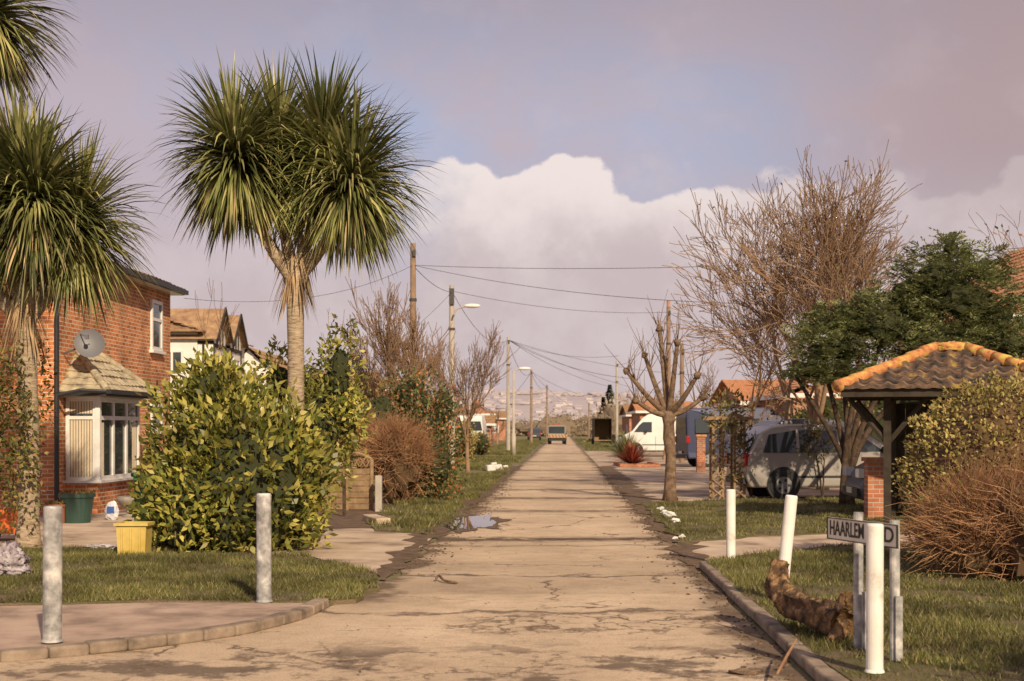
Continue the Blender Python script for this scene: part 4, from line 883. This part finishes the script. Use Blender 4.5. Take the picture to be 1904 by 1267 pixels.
def tudor():
    e=empty('tudor_style_house'); x1=X(378,52); mb=MB(); ze=5.05; mb.bb(x1-7,x1,51,60,0,ze); mb.mi=1
    tiled(mb,(x1+.3,50.6,ze),(x1+.3,60.4,ze),(x1-2.6,51.6,5.95),(x1-2.6,58,5.95),.3,.02,.3,.04,3); tiled(mb,(x1-7.3,50.6,ze),(x1+.3,50.6,ze),(x1-4.5,52.5,5.95),(x1-2.6,52.5,5.95),.3,.02,.3,.04,3)
    for yc in (52.2,55.2):
        mb.mi=0; mb.bb(x1+.001,x1+.55,yc-1.1,yc+1.1,0,4.95); mb.poly([(x1+.55,yc-1.1,4.95),(x1+.55,yc+1.1,4.95),(x1+.55,yc,5.9)])
        mb.mi=1; mb.poly([(x1+.75,yc-1.4,4.8),(x1+.75,yc,6.0),(x1-2.2,yc,6.0),(x1-2.2,yc-1.4,4.8)]); mb.poly([(x1+.75,yc+1.4,4.8),(x1+.75,yc,6.0),(x1-2.2,yc,6.0),(x1-2.2,yc+1.4,4.8)])
        mb.mi=2
        for s in(-1,1):
            mb.box((x1+.78,yc+s*.7,5.38),(.05,1.9,.14),V((1,0,0)),V((0,1,-s*.86)))
            mb.box((x1+.57,yc+s*.5,5.0),(.04,.09,.7)); mb.box((x1+.57,yc+s*1.05,2.3),(.04,.1,4.6))
        mb.box((x1+.575,yc,5.1),(.04,.1,1.2)); mb.box((x1+.58,yc,4.6),(.04,2.2,.12)); mb.box((x1+.28,yc-1.11,4.7),(.6,.04,.1)); mb.box((x1+.2,yc-1.11,3.9),(.08,.04,1.5))
        window(mb,(x1+.57,yc-.6,3.3),(0,1,0),(1,0,0),1.2,1.0,2,0,.07,.05,3,mi=0)
    window(mb,(x1-1.3,51,3.5),(1,0,0),(0,-1,0),.8,.9,2,0,.07,.05,3,mi=0)
    mb.build('house',['render','tile_brown','timber','glass'],e)
tudor()
house('bungalow',X(425,62),X(500,62),62,70,Z(690,62),Z(646,62),'y','render','tile_brown')
house('bungalow',X(560,60),X(668,60),60,70,2.7,Z(683,60),'x','brick2','tile_brown',[('f',1,1.0,1,1)])
house('bungalow',X(640,75),X(735,75),75,84,Z(722,75),Z(702,75),'x','brick2','tile_brown')
house('brick_house',X(868,165),X(915,165),165,176,Z(770,165),Z(752,165),'y','brick2','tile_brown',[('f',.4,1,1,1),('r',2,1,1.2,1)],chim=(X(885,165),170))
house('brick_house',X(905,190),X(940,190),190,200,Z(778,190),Z(764,190),'x','brick2','tile_brown',[('f',.6,1,1,1)])
house('bungalow',X(895,125),X(926,125)-.6,125,135,2.0,Z(772,125),'x','brick2','tile_brown')
house('brick_house',X(1385,66),X(1495,66),66,76,Z(748,66),Z(700,66),'x','brick2','tile_orange',[('f',.6,1,1,1.2),('f',2.0,1,.8,1.2)])
house('brick_house',X(1475,58),X(1640,58),58,66,3.0,Z(690,58),'y','brick2','tile_orange',[('f',1.4,1,1.2,1.2)])
house('bungalow',X(1170,150),X(1235,150),150,160,Z(772,150),Z(752,150),'x','brick2','tile_brown',[('f',.6,.9,1,1),('l',2,1,1,1)])
house('bungalow',X(1190,112),X(1290,112),112,120,Z(765,112),Z(745,112),'x','brick2','tile_orange',[('f',.6,.9,1,1)])
house('brick_house',X(1858,38),X(1858,38)+8,38,48,4.6,7.6,'y','brick2','tile_orange',[('f',.9,3.0,1.1,1.2),('l',2,3.0,1.2,1.1)])
# ---------------------------------------------------------------- distant vegetation
M['scrub']=leafm('distant_scrub',[(.26,.19,.13),(.34,.26,.18),(.22,.20,.12)],.4,0,.9,.1,cl=(.7,1.2))
M['score']=solid('distant_scrub_core',(.20,.155,.11),.95,.1)
r=random.Random(77); it=[]
for k in range(46): 
    x=r.uniform(-90,110); y=r.uniform(285,330); it.append(((x,y,1.0),(r.uniform(4,9),4,r.uniform(2.0,3.8)),420))
foliage('distant_hedgerow',it,'scrub','score',.6,.35,81,amp=.35,corek=.8)
it=[]
for k in range(10): it.append(((X(1195,170)+r.uniform(-4,26),r.uniform(165,185),1.2),(3,2.5,r.uniform(2.2,4)),300))
for k in range(8): it.append(((X(800,130)+r.uniform(-28,2),r.uniform(125,160),1.2),(3,2.5,r.uniform(2,4)),300))
foliage('distant_hedgerow',it,'scrub','score',.45,.25,82,amp=.35,corek=.8)
foliage('hedge',[((X(1215,95)+k*1.3,97,.9),(.9,.8,1.0),500) for k in range(5)]+[((X(895,84)-k*.2,86+k*3,.6),(.5,1.5,.7),350) for k in range(4)],'mixleaf','core',.16,.1,83)
def pine(x,y,h,r0,seed):
    r=random.Random(seed); mb=MB(); mb.mi=2; mb.tube([(x,y,0),(x,y,h)],[.25,.03],8); mb.mi=0
    for k in range(1100):
        t=r.random()**.8; z=h*(.06+.94*t); rad=r0*(1-t)**.7*(.75+.35*math.sin(z*3+seed))*r.uniform(.4,1.1); a=r.uniform(0,6.28); d=V((math.cos(a),math.sin(a),-.15)); mb.leaf(V((x,y,z))+d*rad*.5,(d+rv(r)*.3).normalized(),V((-d.y,d.x,.3)).normalized(),max(.3,rad*.6),.4)
    mb.build('conifer_tree',[leafm('far_conifer',[(.06,.08,.05),(.10,.12,.07)],.8,.1,.8,.1),'core','bark2'])
y=195; pine(X(1134,y),y,Z(716,y),2.2,1); pine(X(1122,y+3),y+3,Z(738,y),1.6,2)
baretree('bare_tree',(X(1208,120),120,0),7,.12,91,lv=5,n=(3,3,3,3,3),ang=.6,up=.05,wob=.2,ratio=.7,L0=2.2,min=.02)
baretree('bare_tree',(X(925,140),140,0),6,.12,92,lv=4,n=(4,4,4,4),ang=.6,up=.05,wob=.2,ratio=.7,L0=1.6,min=.02)
baretree('bare_tree',(X(1290,85),85,0),6,.1,93,lv=5,n=(3,3,3,3,3),ang=.5,up=.08,wob=.2,ratio=.74,L0=1.9,min=.014)
foliage('added_shade_shrub',[((X(1560,46),46,1.4),(2.2,.8,1.5),1800),((X(1720,42),42,1.6),(2.6,1,1.9),2200),((X(1870,34),34,1.5),(1.6,.8,1.9),1500)],'mixleaf','core',.15,.08,84,amp=.3)
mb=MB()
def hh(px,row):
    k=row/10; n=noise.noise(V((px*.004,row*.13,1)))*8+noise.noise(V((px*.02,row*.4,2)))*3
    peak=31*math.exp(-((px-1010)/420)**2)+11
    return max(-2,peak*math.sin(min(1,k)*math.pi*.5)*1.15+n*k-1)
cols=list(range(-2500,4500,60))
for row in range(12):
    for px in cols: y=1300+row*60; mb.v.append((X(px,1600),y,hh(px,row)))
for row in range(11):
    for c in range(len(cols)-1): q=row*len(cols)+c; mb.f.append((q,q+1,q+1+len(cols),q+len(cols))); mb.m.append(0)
mb.build('hills',[noisy('hazy_hillside',[(.39,.345,.365),(.43,.385,.40),(.46,.41,.42)],.012,1,1,0)],smooth=True)  # distance haze is painted into the pale hill, house and wood colours
mb=MB(); r=random.Random(99)
for k in range(120):
    row=r.uniform(1,9.5); px=r.gauss(1010,190); z=hh(px,row); y=1300+row*60; x=X(px,1600); w=r.uniform(4,9); h=r.uniform(1.6,3.4); mb.mi=0 if r.random()<.45 else 1
    mb.bb(x-w/2,x+w/2,y-5,y,z-3,z+h); mb.mi=2; mb.poly([(x-w/2-.5,y-5.5,z+h),(x+w/2+.5,y-5.5,z+h),(x+w/2,y-2,z+h+1.8),(x-w/2,y-2,z+h+1.8)])
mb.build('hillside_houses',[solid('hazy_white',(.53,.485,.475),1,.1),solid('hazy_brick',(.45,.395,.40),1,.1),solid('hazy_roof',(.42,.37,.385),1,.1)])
it=[]
for k in range(110):
    row=r.uniform(0,9); px=r.uniform(700,1400); it.append(((X(px,1600),1300+row*60,hh(px,row)+1),(r.uniform(8,22),8,r.uniform(3,6)),0))
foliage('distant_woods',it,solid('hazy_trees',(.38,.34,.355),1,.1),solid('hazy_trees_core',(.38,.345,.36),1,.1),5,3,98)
# ---------------------------------------------------------------- sun, sky, camera
az=math.radians(20); el=math.radians(30)
sd=V((math.sin(az)*math.cos(el),-math.cos(az)*math.cos(el),math.sin(el)))
L=bpy.data.lights.new('sun','SUN'); L.energy=5.0; L.angle=math.radians(.8); L.color=(1,.81,.57)
so=bpy.data.objects.new('sun',L); sc.collection.objects.link(so); so.rotation_euler=sd.to_track_quat('Z','Y').to_euler()
w=bpy.data.worlds.new('World'); sc.world=w; w.use_nodes=True; nt=w.node_tree; bg=nt.nodes['Background']
try:
    w.cycles.sampling_method='MANUAL'; w.cycles.sample_map_resolution=256
except Exception: pass
sky=nt.nodes.new('ShaderNodeTexSky'); sky.sky_type='NISHITA'; sky.sun_disc=False; sky.sun_elevation=el; sky.sun_rotation=math.pi-az
tc=nt.nodes.new('ShaderNodeTexCoord'); s=nt.nodes.new('ShaderNodeSeparateXYZ'); nt.links.new(tc.outputs['Generated'],s.inputs[0])
x_,y_,z_=s.outputs; A_=mathn(nt,'ARCTAN2',x_,y_); hyp=mathn(nt,'SQRT',mathn(nt,'ADD',mathn(nt,'MULTIPLY',x_,x_),mathn(nt,'MULTIPLY',y_,y_)))
T_=mathn(nt,'DIVIDE',z_,mathn(nt,'MAXIMUM',hyp,.001))
cb=nt.nodes.new('ShaderNodeCombineXYZ'); nt.links.new(A_,cb.inputs[0]); nt.links.new(T_,cb.inputs[1]); C_=cb.outputs[0]
n1=ntex(nt,13,6,.6,C_); nl=ntex(nt,3.4,5,.6,C_,.3)
def vor(sc_):
    vo=nt.nodes.new('ShaderNodeTexVoronoi'); vo.feature='F1'; vo.inputs['Scale'].default_value=sc_; nt.links.new(C_,vo.inputs['Vector']); return mathn(nt,'SUBTRACT',vo.outputs['Distance'],.4)
top=mathn(nt,'ADD',T_,mathn(nt,'MULTIPLY',mathn(nt,'SUBTRACT',n1,.5),.060)); top=mathn(nt,'ADD',top,mathn(nt,'MULTIPLY',vor(17),.036)); top=mathn(nt,'ADD',top,mathn(nt,'MULTIPLY',vor(44),.012))
top=mathn(nt,'ADD',top,mr(nt,mathn(nt,'ABSOLUTE',mathn(nt,'ADD',A_,.005)),.0,.12,-.010,.008))
top=mathn(nt,'ADD',top,mr(nt,A_,.12,.28,0,.010))
mk=mr(nt,top,.180,.186,1,0); lf=mr(nt,mathn(nt,'ADD',A_,mathn(nt,'MULTIPLY',mathn(nt,'SUBTRACT',n1,.5),.14)),-.11,-.03)
mk=mathn(nt,'MULTIPLY',mk,lf); mk=mathn(nt,'MULTIPLY',mk,mr(nt,A_,.15,.30,1,.5))
S=.1
def K(c): return tuple(q/S for q in c)
blue_=mixc(nt,.2,K((.44,.465,.63)),sky.outputs[0])
up_=mixc(nt,mr(nt,nl,.38,.60),blue_,K((.53,.45,.51)))
up_=mixc(nt,mr(nt,T_,.20,.34,0,.75),up_,K((.36,.305,.36)))
up_=mixc(nt,mr(nt,A_,.08,.34,0,.7),up_,K((.42,.30,.295)))
up_=mixc(nt,mathn(nt,'MULTIPLY',mr(nt,n1,.50,.66,0,.35),mr(nt,T_,.16,.24,1,.3)),up_,K((.66,.57,.60)))
hz_=mixc(nt,mr(nt,n1,.4,.6),K((.59,.49,.50)),K((.65,.55,.555)))
up_=mixc(nt,mr(nt,T_,.20,.06),up_,hz_)
br=mathn(nt,'MULTIPLY',mr(nt,mathn(nt,'ADD',T_,mathn(nt,'MULTIPLY',mathn(nt,'SUBTRACT',n1,.5),.09)),.105,.175),mr(nt,A_,.27,.08,.2,1))
cl_=mixc(nt,br,hz_,K((.87,.765,.735)))
fin=mixc(nt,mk,up_,cl_)
nt.links.new(fin,bg.inputs[0]); bg.inputs[1].default_value=S
cam=bpy.data.cameras.new('camera'); co=bpy.data.objects.new('camera',cam); sc.collection.objects.link(co); co.location=(0,0,H); co.rotation_euler=(math.pi/2,0,0)
cam.lens=50; cam.sensor_width=36; cam.shift_y=(HY-633.5)/1904; cam.clip_end=8000; cam.clip_start=.1
cam.dof.use_dof=True; cam.dof.focus_distance=17; cam.dof.aperture_fstop=3.5
sc.camera=co
sc.view_settings.view_transform='Standard'; sc.view_settings.look='None'; sc.view_settings.exposure=0
